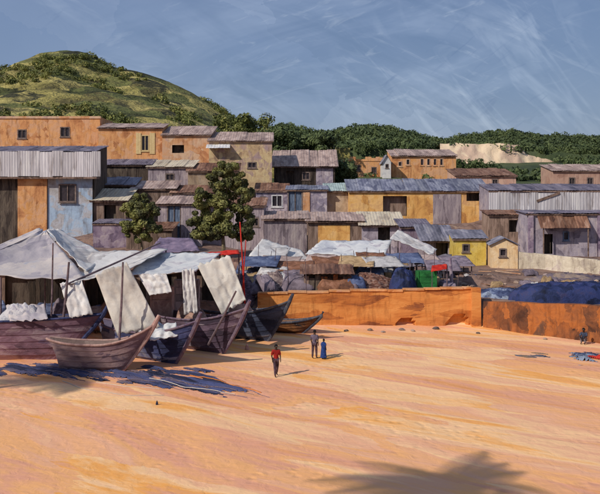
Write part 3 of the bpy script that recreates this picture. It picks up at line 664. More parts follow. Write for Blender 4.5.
beach_wall('beach_wall', 'dark rusty orange retaining wall receding to the right edge of the beach', [(13.6, 61.2), (26.5, 47.9)], 1.95, 3.1, rustwall_m, capm=None)

# ------------------------------------------------------------------ fishing boats
def boat(label, prow, head, L, B, H, rise, m, mrail, rake=2.2, npl=6, z=-.12, post=.55, rail_c=None, roll=0):
    """prow: world x,y of the stem head; head: unit heading; local x runs aft to bow"""
    hd = Vector((head[0], head[1], 0)).normalized()
    a = math.atan2(hd.y, hd.x)
    root = thing('fishing_boat', label, 'boat', (prow[0] - hd.x * L, prow[1] - hd.y * L, z), a)
    root.rotation_euler = (roll, 0, a)
    def half(s): return B/2 * max(0, (1 - abs(2*s - .92) ** 2.6 if s < .46 else 1 - ((s - .46) / .54) ** 2.1)) ** .8
    def sheer(s): return H * (.92 + .25 * (max(0, .35 - s) / .35) ** 2 * .5) + rise * max(0, (s - .45) / .55) ** 2.2
    def keel(s): return .05 + .9 * H * max(0, (.10 - s) / .10) ** 2 * .5
    def pt(s, t, side, out=0):
        # rake: lower strakes end earlier
        x = s * L - rake * (1 - t) ** 1.15 * max(0, (s - .55) / .45) ** 1.6 + .8 * (1 - t) * max(0, (.12 - s) / .12)
        zk = keel(s); z = zk + (sheer(s) - zk) * t
        y = (half(s) * (.10 + .90 * t ** .55) + out) if half(s) > .0 else out
        return Vector((x, side * y, z))
    ns = 26
    inn = MB()
    for sd in (-1, 1):
        inn.grid(lambda u, v: pt(u, v, sd, -.05), ns, 8)
    inn.grid(lambda u, v: pt(u, 0.0, 1, -.05).lerp(pt(u, 0.0, -1, -.05), v), ns, 1)
    inn.build('hull', m[1], root)
    for sd in (-1, 1):
        for k in range(npl):
            t0, t1 = k / npl, (k + 1) / npl; p = MB()
            def fn(u, v): return pt(u, t0 + (t1 - t0) * v + (.012 if v == 0 else 0) * 0, sd, .035 * (1 - v) + .012)
            p.grid(fn, ns, 1)
            for i in range(ns):   # lower lip of the strake
                A, Bq = fn(i/ns, 0), fn((i+1)/ns, 0); C0, D0 = pt(i/ns, t0, sd, -.03), pt((i+1)/ns, t0, sd, -.03); p.quad(A, Bq, D0, C0)
            p.build('plank', m[0], root)
        r = MB(); r.tube([pt(i/ns, 1.0, sd, .03) + Vector((0, 0, .02)) for i in range(ns + 1)], .075, 6); r.build('gunwale', mrail, root)
    st = MB(); st.tube([pt(1, t, 1) * 1.0 + Vector((.02, 0, 0)) for t in (0, .25, .5, .75, 1.0)] + [pt(1, 1, 1) + Vector((post * .55, 0, post))], [.10, .12, .13, .14, .15, .10], 8); st.build('stem_post', mrail, root)
    for i in range(4):
        s = .2 + i * .17; a1, a2 = pt(s, .86, 1), pt(s, .86, -1); q = MB(); q.box(a1.x - .16, a1.x + .16, a2.y, a1.y, a1.z - .04, a1.z + .04); q.build('thwart', wood, root)
    fl = MB(); fl.grid(lambda u, v: pt(.06 + .8*u, .35, 1, -.06).lerp(pt(.06 + .8*u, .35, -1, -.06), v), 12, 1); fl.build('floor_boards', wood, root)
    return root
def hullm(n, cols, inner): return (mat('hull_' + n, cols, scale=.8, st=(.5, .8, 1.2), bump=.5, vor=.6, vary=.10, coord='obj'), mat('inner_' + n, inner, scale=1, bump=.4))
hm1 = hullm('mauve', ['4f3b46', '725661', '866672', 'a58d90', '685468'], ['4a4048', '6b5f66'])
hm2 = hullm('pinkbrown', ['584650', '745c62', '876c6e', '967c78', '66545e'], ['6f5a54', '8f7a70'])
hm3 = hullm('indigo', ['272a42', '3a3f62', '4c4f74', '82808e', '413a54'], ['4a4256', '6f667a'])
hm4 = hullm('purple', ['423642', '5c4a58', '6e5a66', '958589', '4e4a68'], ['5a4a50', '7d6a6a'])
hm5 = hullm('slate', ['23283a', '3a4054', '4d5264', '5c5a62', '2c3a6a'], ['6b4c34', '8a6242'])
hm6 = hullm('tarred', ['2b2422', '4a352a', '6b4630', '8a5a34', '3a3436'], ['5a4438', '7a5c48'])
navy_r = mat('navy_rail', ['20233c', '333a5c', '47486a'], scale=3, bump=.3)
pink_r = mat('pink_rail', ['94706a', 'b08c80', 'c3a294'], scale=3, bump=.3)
mauve_r = mat('mauve_rail', ['57445a', '73606e', '8a7478'], scale=3, bump=.3)
slate_r = mat('slate_rail', ['2f3340', '4a4c58', '6a645f'], scale=3, bump=.3)
B1 = boat('large mauve pink fishing boat beached at the left edge under the mauve tent', (GX(103, 49.5), 49.5), (1, -.06), 15, 2.4, 2.75, .35, hm1, navy_r, rake=2.6, z=-.15)
B2 = boat('small pinkish brown boat beached in front of the mauve boat with leaning mast', (GX(154, 46.2), 46.2), (1, -.12), 6.2, 1.5, 1.8, 1.1, hm2, pink_r, rake=1.9, npl=5)
B3 = boat('indigo blue fishing boat half hidden behind the pinkish brown boat', (GX(197, 47.2), 47.2), (.80, -.60), 8.5, 2.0, 2.0, .95, hm3, mauve_r, rake=1.8)
B4 = boat('dark purple fishing boat with tall prow under the hanging cloth', (GX(246, 50.3), 50.3), (.80, -.60), 9, 2.2, 2.3, .95, hm4, mauve_r, rake=1.9)
B5 = boat('slate grey fishing boat with upswept prow right of the purple boat', (GX(289, 54.8), 54.8), (.86, -.50), 8.5, 2.1, 2.1, .95, hm5, slate_r, rake=1.7)
B6 = boat('low tarred brown boat farthest right with its prow before the orange wall', (GX(321, 58.2), 58.2), (.93, -.36), 6.0, 1.5, .95, .55, hm6, slate_r, rake=1.5, npl=4, post=.3)
def pole(label, a, bq, r=.06, m=polem, name='wooden_pole', group=None):
    b = MB(); a = Vector(a); q = Vector(bq); b.tube([tuple(Vector((0, 0, 0))), tuple((q - a) * .5 + Vector((.03, 0, 0))), tuple(q - a)], [r, r*.9, r*.7], 7)
    o = b.build(name, m, loc=a); return tag(o, label, 'pole', group)
def cargo(label, bt, x, L, w, h, m, z):
    b = MB(); sd = random.uniform(0, 80)
    def fn(u, v):
        a = u*2*math.pi; r = v; xx, yy = math.cos(a)*r*L/2, math.sin(a)*r*w/2
        return (xx, yy, h*max(0, 1 - r**3)**.8*(1 + .5*fbm(xx*1.2, yy*1.2, 1, 5, sd)) + .12*abs(fbm(xx, yy, 2.5, 4, sd)) - .3*(r > .98))
    b.grid(fn, 40, 18); M = mtx(bt) @ Matrix.Translation((x, 0, z)); o = b.build('net_pile', m, smooth=True, loc=M.translation); o.rotation_euler = bt.rotation_euler; tag(o, label, 'net')
gw = mat('cargo_white', ['8f8c94', 'b3afb2', 'cfc9c6', '9c97a4'], scale=3, bump=.7, vor=.6); gb = mat('cargo_mauve', ['5a5060', '7f727e', '9c8c90'], scale=3, bump=.7, vor=.6); gp_ = mat('cargo_pink', ['8a6a60', 'b08a7a', 'c9a592'], scale=3, bump=.7, vor=.6)
cargo('off-white pile of net lying in the bow half of the mauve boat', B1, 10.0, 3.2, 1.5, 1.1, gw, 2.2)
cargo('grey mauve pile of net lying in the left part of the mauve boat', B1, 6.6, 3.0, 1.7, 1.3, gb, 2.2)
cargo('pale net piled in the indigo boat', B3, 4.6, 2.6, 1.2, 1.0, gw, 1.5)
cargo('pinkish net piled in the purple boat', B4, 4.4, 2.8, 1.3, 1.2, gp_, 1.7)
cargo('tan net piled in the slate grey boat', B5, 4.6, 2.8, 1.2, .9, gp_, 1.6)
pole('tall thin pole standing in the mauve boat before the tent', P(50, 350, 49.4), P(53, 243, 49.6), .06)
pole('leaning mast of the pinkish brown boat', P(119, 345, 46.5), P(123, 262, 47.0), .075)
pole('thick short oar leaning under the front of the mauve tent', P(62, 330, 49.2), P(69, 262, 49.8), .09)
pole('slanting pole sticking up from the purple boat', P(208, 345, 50.6), P(236, 291, 50.2), .08)

# ------------------------------------------------------------------ canvas covers
def cloth(label, corners, m, name='canvas_cover', sag=.25, wr=.10, n=24, poles=(), fold=0, edge=.13, cat='canopy', group=None):
    """four-cornered sheet (a,b,c,d going round) with sag, creases and thickness, held by poles"""
    c = [Vector(p) for p in corners]; base = Vector((sum(p.x for p in c)/4, sum(p.y for p in c)/4, min(p.z for p in c)))
    root = thing(name, label, cat, base, 0, group); b = MB(); sd = random.uniform(0, 50)
    nr = (c[1]-c[0]).cross(c[3]-c[0]).normalized(); edge *= min(1, (c[3]-c[0]).length / 7)
    if nr.z < 0: nr = -nr
    def fn(u, v):
        p = c[0].lerp(c[1], u).lerp(c[3].lerp(c[2], u), v)
        s = -sag * 4 * u*(1-u) * 4 * v*(1-v)
        q = wr * fbm(u*4, v*4, 1.3, 4, sd) + wr * .6 * abs(fbm(u*7 + v*5, v*2, 1.0, 3, sd + 5)) + fold * math.sin(u * 19 + 3*fbm(u*2, v*2, 1, 2, sd))
        p = p + nr * q + Vector((0, 0, s))
        e = edge * fbm(u*9, v*9, 1, 2, sd + 9) ; du = (1 if v in (0, 1) else 0)
        return p + (c[3] - c[0]).normalized() * e * du * 3 - base
    b.grid(fn, n, n); o = b.build('canvas', m, root, smooth=True, solid=.03)
    for (p, q) in poles:
        t = MB(); t.tube([Vector(p) - base, Vector(q) - base], .055, 7); t.build('pole', polem, root)
    return root
def gp(x, y): return (x, y, ground(x, y) - .2)
def up(p): p = Vector(p); return (gp(p.x, p.y), (p.x, p.y, p.z - .02))
TA, TB, TC_, TD = P(-45, 268, 51.5), P(85, 282, 51.0), P(98, 256, 59), P(45, 231, 59)
# mauve tent: two slopes meeting in a ridge that runs back from the peak
cloth('mauve grey tent canvas, front slope falling from the peak at the left', [P(-55, 276, 50.8), P(88, 281, 50.8), P(46, 231, 59.5), P(42, 231, 59.5)], tarp_m, sag=.25, wr=.10, poles=[up(P(1, 277, 51)), up(P(84, 279, 51)), up(P(45, 233, 59.4))])
cloth('mauve grey tent canvas, left slope reaching the left picture edge', [P(-70, 272, 51), P(-56, 276, 50.7), P(42, 230.5, 59.4), P(40, 228, 66)], tarp_m, sag=.3, wr=.12)
cloth('white canvas strip falling from the tent peak to the right', [P(86, 272, 52.5), P(47, 230, 59.4), P(58, 229, 66), P(108, 256, 60)], tarp_w, sag=.2, wr=.08, poles=[up(P(106, 257, 60))])
cloth('bright white canvas sweeping up to the right over the mauve boat', [P(64, 285, 50), P(128, 270, 51), P(168, 249, 60), P(92, 252, 59)], tarp_w, sag=.25, wr=.08, poles=[up(P(127, 270, 51.1)), up(P(166, 250, 59.9))])
cloth('bluish white canvas over the indigo boat', [P(126, 276, 51.5), P(196, 272, 52.5), P(222, 253, 60), P(150, 253, 60)], tarp_b, sag=.3, wr=.10, poles=[up(P(194, 272, 52.6)), up(P(220, 254, 59.9))])
cloth('purple canvas roof below the small tree', [P(148, 254, 64), P(200, 251, 64), P(192, 239, 72), P(160, 237, 72)], tarp_p, sag=.2, wr=.12, poles=[up(P(198, 251, 64.1)), up(P(152, 253, 64.1))])
cloth('cream cloth hanging like a sail above the pinkish brown boat', [P(95, 274, 48.2), P(127, 263, 48.6), P(160, 327, 47.6), P(117, 334, 47.4)], tarp_c, name='hanging_cloth', sag=0, wr=.10, fold=.035, cat='cloth')
cloth('cream cloth hanging like a sail above the purple boat', [P(197, 265, 52.4), P(230, 256, 52.8), P(246, 300, 51.8), P(222, 315, 51.4)], tarp_c, name='hanging_cloth', sag=0, wr=.09, fold=.035, cat='cloth')
pole('crooked spar holding the bright white canvas', P(68, 284, 49.8), P(160, 243, 58.5), .07)
LS = 'loose white sheets over the boats'
def drape(label, c4, m, wr=.10): cloth(label, c4, m, name='draped_sheet', sag=-.04, wr=wr, fold=.04, n=20, cat='cloth', group=LS)
drape('bluish white sheet thrown over the side of the indigo boat', [P(146, 329, 47.6), P(176, 322, 48.4), P(178, 336, 47.5), P(150, 341, 46.9)], tarp_b)
drape('white sheet hanging from the canopy edge over the mauve boat', [P(60, 283, 50.2), P(82, 281, 50.2), P(93, 314, 49.0), P(70, 318, 48.8)], tarp_w)
drape('grey white sheet lying over the left gunwale of the mauve boat', [P(6, 306, 50.6), P(44, 304, 50.6), P(48, 319, 48.45), P(10, 322, 48.45)], tarp_m)
drape('narrow white sheet hanging beside the cream cloth of the purple boat', [P(182, 270, 52.3), P(194, 268, 52.4), P(198, 312, 51.9), P(184, 314, 51.9)], tarp_w)
drape('off-white sheet slung below the bluish canvas', [P(138, 275, 51.8), P(166, 273, 51.9), P(172, 292, 51.3), P(150, 296, 51.3)], tarp_w)
# market canopies of the centre
MC = 'white canopies over the beach market'
cloth('white peaked canopy right of the red pole', [P(249, 256, 74), P(318, 268, 73), P(300, 250, 80), P(262, 239, 80)], tarp_w, sag=.15, wr=.13, poles=[up(P(252, 256, 74)), up(P(315, 267, 73.1)), up(P(263, 241, 79.9))], group=MC)
cloth('broad flat white canopy in the centre of the market', [P(305, 254, 77), P(384, 257, 76), P(392, 240, 84), P(322, 241, 84)], tarp_b, sag=.2, wr=.13, poles=[up(P(307, 254, 77)), up(P(382, 257, 76.1)), up(P(390, 241, 83.9))], group=MC)
cloth('narrow white canopy sloping steeply down to the right', [P(390, 238, 80), P(432, 255, 77), P(437, 249, 80), P(398, 230, 84)], tarp_w, sag=.08, wr=.12, poles=[up(P(431, 254, 77.1)), up(P(398, 231, 83.9))], group=MC)
cloth('faded pinkish canopy below the white ones', [P(318, 273, 72), P(392, 272, 72), P(400, 259, 78), P(330, 259, 78)], mat('faded_canvas', ['6a5a58', '8d7b76', 'a8968c', 'b8a698'], scale=.8, bump=.6, vor=.7), sag=.3, wr=.15, poles=[up(P(320, 273, 72.1)), up(P(390, 272, 72.1))], group=MC)
cloth('grey sagging canopy over the green box', [P(392, 268, 73), P(448, 266, 73), P(452, 255, 79), P(402, 257, 79)], mat('grey_canvas', ['5a525a', '776c72', '8d8284'], scale=.8, bump=.5, vor=.6), sag=.2, wr=.15, poles=[up(P(446, 266, 73.1)), up(P(394, 268, 73.1))], group=MC)

# ------------------------------------------------------------------ heaps, tarpaulins, market clutter
def heap(name, label, cat, px0, px1, pt, pb, Y, depth, m, lump=.35, n=34, group=None, sharp=1.0, ex=2.6):
    s = Y / F; cx = GX((px0+px1)/2, Y); hw = (px1-px0)/2*s; H = (pb-pt)*s; y0 = Y + depth/2; gz0 = P(0, pb, Y).z
    gr = ground(cx, y0); gz0 = min(gz0, gr + .05); H = P(0, pt, y0).z - gz0
    b = MB(); sd = random.uniform(0, 80)
    def fn(u, v):
        a = u * 2 * math.pi; r = v; k = 1 + .22 * fbm(math.cos(a)*1.5, math.sin(a)*1.5, 1, 3, sd)
        x, y = math.cos(a) * r * hw * k, math.sin(a) * r * depth/2 * k
        h = H * max(0, 1 - r ** ex) ** (.7 * sharp) * (1 + lump * .6 * fbm(x*.7, y*.7, 1, 5, sd + 3)) + .34 * (.5 - abs(fbm(x, y, 1.5, 5, sd))) * (1 - r ** 4) + .16 * (.5 - abs(fbm(x, y, 4.5, 3, sd + 2))) * (1 - r ** 4)
        return (x, y, h - .25 * (r > .97))
    b.grid(fn, n * 2, 26); o = b.build(name, m, smooth=True, loc=(cx, y0, gz0)); return tag(o, label, cat, group)
heap('net_heap', 'pinkish grey heap of old nets under the white peaked canopy', 'net', 246, 306, 273, 297, 65, 4.5, pile_p, .5)
heap('net_heap', 'rust coloured heap of nets in the centre behind the orange wall', 'net', 342, 398, 276, 292, 65, 4, pile_r, .5)
heap('net_heap', 'mauve grey heap of nets left of the red pole', 'net', 224, 256, 278, 300, 64, 4, mat('mauve_heap', ['4a3c46', '6f5c66', '8c7880'], scale=3.2, st=(1, 1, 2.2), bump=.9, vor=.7), .4)
heap('tarpaulin', 'dark navy tarpaulin heap left of the green box', 'tarpaulin', 391, 419, 268, 292, 64.5, 2.5, navy_t, .45, sharp=.8)
heap('tarpaulin', 'navy tarpaulin covered stack behind the rusty wall at the right edge', 'tarpaulin', 520, 645, 285, 312, 59.6, 3.4, navy_t, .12, sharp=.6, ex=7)
heap('tarpaulin', 'grey blue tarpaulin lying behind the left part of the rusty wall', 'tarpaulin', 477, 540, 291, 308, 62.8, 2.8, steel_t, .15, sharp=.6, ex=6)
heap('earth_mound', 'brown mound of debris in front of the yellow and peach houses', 'mound', 440, 530, 277, 290, 70, 6, earth, .5)
heap('earth_mound', 'mauve brown mound at the right below the cream wall', 'mound', 525, 640, 276, 290, 72, 6, mat('mauve_earth', ['4d4350', '6f616a', '8a7876', '9c8676'], scale=.8, bump=.8, vor=.7), .4)
# green crate stack, red cloth
def crate(label, px0, px1, pt, pb, Y, m, cat='box', name='crate', d=1.2, rz=0.0):
    s = Y/F; base = P((px0+px1)/2, pb, Y); root = thing(name, label, cat, base, rz); hw = (px1-px0)/2*s; H = (pb-pt)*s
    g = ground(base.x, Y) - base.z; z0 = min(0, g) - .05
    n = max(2, round(H / .45)); h = H / n
    for i in range(n):
        b = MB(); b.box(-hw, hw, -.02 - random.uniform(0, .03), .05, i*h + .015 if i else z0, (i+1)*h - .015); b.build('slat', m, root)
    b = MB(); b.box(-hw + .03, hw - .03, .05, d, z0, H - .05); b.build('box_body', m, root)
    for x in (-hw + .02, hw - .14): b = MB(); b.box(x, x + .12, -.09, -.04, z0, H + .02); b.build('corner_post', m, root)
    return root
crate('green painted box standing behind the orange wall', 417, 437, 271, 289, 66, green_t)
cloth('red cloth hung beside the green box', [P(431, 272, 65.6), P(447, 269, 65.8), P(447, 264, 66.2), P(432, 265.5, 66)], red_t, name='red_cloth', sag=.02, wr=.05, n=10, cat='cloth', poles=[up(P(447, 265, 66.1)), up(P(432, 266, 66.0))])
pole('lilac grey post right of the red cloth', gp(GX(452, 67), 67), P(450, 258, 67), .16, mauve_w)
crate('pinkish wooden crate stacked behind the indigo boat', 150, 172, 287, 306, 54.5, pink_r)
crate('tall pinkish brown crate beside the hanging cloth of the purple boat', 174, 200, 280, 308, 56.5, mbrown_w, rz=R(8))
# dark shed with brown planks behind the wall, dark store under the tents
house_later = []
def plank_shed(label, px0, px1, pt, pb, Y, d, wm, rm, bays, roofrise=.5):
    s = Y/F; base = P((px0+px1)/2, pb, Y); g = ground(base.x, Y); base.z = g
    H = P(0, pt, Y).z - g; hw = (px1-px0)/2*s; root = thing('plank_shed', label, 'shed', base)
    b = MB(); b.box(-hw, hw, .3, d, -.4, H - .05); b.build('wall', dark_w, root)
    x = -hw; i = 0
    while x < hw - .1:
        w = random.uniform(.35, .6)
        if random.random() < bays: q = MB(); q.box(x, min(hw, x + w - .03), -.05, .0, -.3, H * random.uniform(.78, 1)); q.build('plank', random.choice(wm), root)
        x += w
    sheets(root, -hw - .3, hw + .3, -.5, H, d + .2, H + roofrise, rm, 1.4)
    return root
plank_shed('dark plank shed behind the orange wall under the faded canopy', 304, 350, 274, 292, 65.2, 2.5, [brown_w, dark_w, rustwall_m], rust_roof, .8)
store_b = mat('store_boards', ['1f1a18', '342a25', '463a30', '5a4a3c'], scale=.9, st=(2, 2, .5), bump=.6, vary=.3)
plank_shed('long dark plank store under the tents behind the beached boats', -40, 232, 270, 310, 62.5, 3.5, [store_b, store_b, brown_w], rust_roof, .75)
# red poles and red bunting
pole('thin red pole leaning beside the big tree', gp(GX(246, 62), 62), P(240, 222, 63), .07, red_t)
pole('second thin red pole crossing beside the red cloth strips', gp(GX(239, 61.6), 61.6), P(246, 240, 62.4), .05, red_t)
cloth('red cloth strip lying on the ridge of the bluish canvas', [P(194, 258, 59.2), P(240, 254, 60.2), P(238, 250, 61), P(197, 254, 60)], red_t, name='red_cloth', sag=.05, wr=.10, n=12, cat='cloth', poles=[up(P(239, 252, 60.6)), up(P(196, 256, 59.6))])
# cream low wall right
def low_wall(label, a, bq, h, m):
    A, Bq = Vector(a), Vector(bq); root = thing('boundary_wall', label, 'wall', A); d = Bq - A; n = int(d.length / 1.2)
    for i in range(n):
        p0, p1 = d * (i / n), d * ((i + 1) / n - .0006)
        b = MB(); nr = Vector((-d.y, d.x, 0)).normalized() * .35; z = random.uniform(-.04, .04)
        lo = Vector((0, 0, -1.4)); hi = Vector((0, 0, h + z))
        P8 = [p0 + lo, p1 + lo, p1 + nr + lo, p0 + nr + lo, p0 + hi, p1 + hi, p1 + nr + hi, p0 + nr + hi]; k = len(b.v); b.v += [tuple(v) for v in P8]
        for f in ((0, 3, 2, 1), (4, 5, 6, 7), (0, 1, 5, 4), (1, 2, 6, 5), (2, 3, 7, 6), (3, 0, 4, 7)): b.f.append(tuple(k + q for q in f))
        b.build('wall_block', m, root)
low_wall('low cream boundary wall running down to the right edge', P(508, 258, 83), P(625, 271, 77), .75, mat('cream_wall', ['a8988a', 'c9b8a0', 'dacbb2', 'c4b0a4'], scale=.8, bump=.5, vary=.1))
# stones and loose timber
st_meshes = []
for k in range(5):
    b = MB()
    def sf(u, v, k=k):
        th, ph = u * 2*math.pi, (v - .5) * math.pi; r = .5 * (1 + .35 * mnoise.noise(Vector((math.cos(th)*math.cos(ph)*1.3 + k*7, math.sin(th)*math.cos(ph)*1.3, math.sin(ph)*1.3))))
        return (math.cos(th)*math.cos(ph)*r, math.sin(th)*math.cos(ph)*r, math.sin(ph)*r*.7)
    b.grid(sf, 7, 4); st_meshes.append(b.mesh('stone', stone_m))
def stone(x, y, sz, label, group):
    o = bpy.data.objects.new('stone', random.choice(st_meshes)); C.objects.link(o); o.location = (x, y, ground(x, y) + sz * .12); o.scale = (sz * random.uniform(.8, 1.4), sz * random.uniform(.7, 1.2), sz * random.uniform(.6, 1)); o.rotation_euler = (0, 0, random.uniform(0, 6)); tag(o, label, 'stone', group)
for i in range(60):
    px = random.choice([random.uniform(395, 480), random.uniform(455, 600), random.uniform(300, 400)]); Y = random.uniform(65, 80); stone(GX(px, Y), Y, random.uniform(.25, .8), 'small brown stone in the debris behind the beach walls', 'stones in the debris behind the beach walls')
for i, (px, py, sz) in enumerate([(436, 329, .5), (402, 330, .45), (413, 331, .35), (478, 333, .3), (346, 331, .35), (370, 330, .4), (383, 332, .3), (545, 340, .3)]):
    Y = beachY(py); stone(GX(px, Y), min(Y, wallY(GX(px, Y)) - .8), sz, 'small stone at the foot of the beach walls', 'stones at the foot of the beach walls')
for i in range(46):
    px = random.uniform(395, 610) if i % 3 else random.uniform(250, 400); Y = random.uniform(66, 82); x = GX(px, Y); z = ground(x, Y)
    l = random.uniform(1.2, 3.2); b = MB(); b.box(-l/2, l/2, -.1, .1, -.03, .03); o = b.build('loose_plank', random.choice([wood, rust_roof, pink_r, grey_roof, orange_p]), loc=(x, Y, z + random.uniform(.12, .3))); o.rotation_euler = (random.uniform(-.2, .2), random.uniform(-.14, .14), random.uniform(-.7, .7)); tag(o, 'loose weathered plank lying in the debris behind the beach walls', 'plank', 'loose planks behind the beach walls')

# goods and cloths of the market, and under the tents
PAL = {'pale pinkish': mat('goods_pink', ['8d7570', 'b29a90', 'c9b2a6'], scale=1.5, bump=.5, vary=.15), 'off-white': mat('goods_white', ['9d9794', 'bfb8b3', 'd6cfc8'], scale=1.5, bump=.5, vary=.1),
       'mauve grey': mat('goods_mauve', ['5c5058', '7f7078', '988890'], scale=1.5, bump=.5, vary=.15), 'rust brown': mat('goods_rust', ['5c3d30', '85583f', 'a3735a'], scale=1.5, bump=.5, vary=.15),
       'dull blue': mat('goods_blue', ['3c4460', '5a6484', '7d86a0'], scale=1.5, bump=.5, vary=.15), 'tan': mat('goods_tan', ['7f664c', 'a68862', 'bfa078'], scale=1.5, bump=.5, vary=.15)}
SCAT = {}
def scatter(n, px0, px1, Y0, Y1, where, zoff=0, k=1.0, pb=.35):
    for i in range(n):
        col = random.choice(list(PAL)); Y = random.uniform(Y0, Y1); px = random.uniform(px0, px1); x = GX(px, Y); z = ground(x, Y) + zoff; sd = random.uniform(0, 90)
        if random.random() < pb:
            w, h = random.uniform(.3, .7) * k, random.uniform(.4, 1.0) * k; b = MB()
            def fn(u, v):
                a = u*2*math.pi; r = np.interp(v*5, range(6), [.85, 1, 1.02, .9, .6, .02]) * (1 + .2*fbm(math.cos(a)*1.5, math.sin(a)*1.5 + v*2, 1, 3, sd) + .10*abs(fbm(math.cos(a)*4, math.sin(a)*4 + v*3, 1, 3, sd))); return (math.cos(a)*r*w, math.sin(a)*r*w*.8, v*h - .05)
            b.grid(fn, 12, 8); o = b.build('bale', PAL[col], smooth=True, loc=(x, Y, z)); tag(o, col + ' bale among the ' + where, 'bale', col + ' bales among the ' + where); SCAT.setdefault(o['label'], []).append(o)
        else:
            w, l, t = random.uniform(.6, 1.7) * k, random.uniform(.7, 1.4) * k, random.uniform(.3, .8) * k; b = MB(); hgt = random.uniform(.4, 1.3) * k
            def fn(u, v): return ((u - .5)*2*w + .12*fbm(v*3, 0, 1, 2, sd), (v - .5)*2*l, hgt + t*(v - .5) + .16*fbm(u*3, v*3, 1, 5, sd) + .10*abs(fbm(u*8, v*3, 1, 3, sd + 4)) - max(0, abs(u - .5)*2 - .75)*2.2*hgt - max(0, .15 - v)*4*hgt)
            b.grid(fn, 22, 16); o = b.build('spread_cloth', PAL[col], smooth=True, loc=(x, Y, z), solid=.03); o.rotation_euler = (0, 0, random.uniform(-.5, .5)); tag(o, col + ' cloth among the ' + where, 'cloth', col + ' cloths among the ' + where); SCAT.setdefault(o['label'], []).append(o)
scatter(84, 245, 400, 64.5, 77, 'market heaps behind the orange wall')
scatter(26, 400, 455, 66, 76, 'debris before the yellow house', 0, .7)
scatter(20, 455, 610, 67, 79, 'debris below the cream wall', 0, .45)
scatter(34, -10, 225, 57, 61.5, 'dark stores under the tents', .6)
def stall(px, Y, w, d, h, col, m, rz):
    x = GX(px, Y); z = ground(x, Y); lab = col + ' roofed stall among the market heaps'
    root = thing('market_stall', lab, 'stall', (x, Y, z), rz, 'small stalls of the beach market'); SCAT.setdefault(lab, []).append(root)
    for sx in (-1, 1):
        for sy in (0, 1): b = MB(); b.tube([(sx*w/2, sy*d, -.3), (sx*w/2 + random.uniform(-.08, .08), sy*d, h + sy*.5)], .05, 6); b.build('post', polem, root)
    b = MB(); sd = random.uniform(0, 70)
    b.grid(lambda u, v: ((u-.5)*(w+.5), -.4 + v*(d+.7), h - .1 + v*.65 + .10*fbm(u*3, v*3, 1, 4, sd) - .5*u*(1-u)*v*(1-v)), 16, 10); b.build('roof_cloth', m, root, smooth=True, solid=.03)
    b = MB(); b.box(-w/2, w/2, .1, d*.7, .75, .83); b.build('table_top', wood, root)
    for k in range(4):
        b = MB(); q = random.uniform(.16, .3); b.box(-q, q, -q*.8, q*.8, 0, q*1.4, None, .85); o = b.build('basket', random.choice(list(PAL.values())), root); o.location = (-w/2 + w*(k+.5)/4, d*.35, .84)
for (px, Y) in ((258, 68), (278, 71), (296, 67.5), (318, 71.5), (336, 69), (356, 68), (372, 71.5), (386, 68.2), (408, 70.5), (428, 71), (444, 68.5), (268, 76), (460, 74)):
    c = random.choice(list(PAL)); stall(px, Y, random.uniform(2, 3.2), random.uniform(1.6, 2.2), random.uniform(1.5, 2.1), c, PAL[c], random.uniform(-.25, .25))
for i in range(26):
    px = 250 + i * 7.6 + random.uniform(-3, 3); Y = random.uniform(64.5, 75); x = GX(px, Y); z = ground(x, Y)
    pole('thin stick standing crooked among the market stalls', (x, Y, z - .2), (x + random.uniform(-.5, .5), Y + random.uniform(-.3, .3), z + random.uniform(1.6, 3.2)), .035, group='sticks among the market stalls')
ORD = ['', 'leftmost', 'second', 'third', 'fourth', 'fifth', 'sixth', 'seventh', 'eighth', 'ninth', 'tenth', 'eleventh', 'twelfth', 'thirteenth', 'fourteenth', 'fifteenth', 'sixteenth', 'seventeenth', 'eighteenth']
for lab, obs in SCAT.items():
    obs.sort(key=lambda o: o.location.x / o.location.y)
    for i, o in enumerate(obs):
        if len(obs) > 1: o['label'] = (f'leftmost {lab}' if i == 0 else f'rightmost {lab}' if i == len(obs) - 1 else f'{ORD[i+1]} from the left, {lab}')
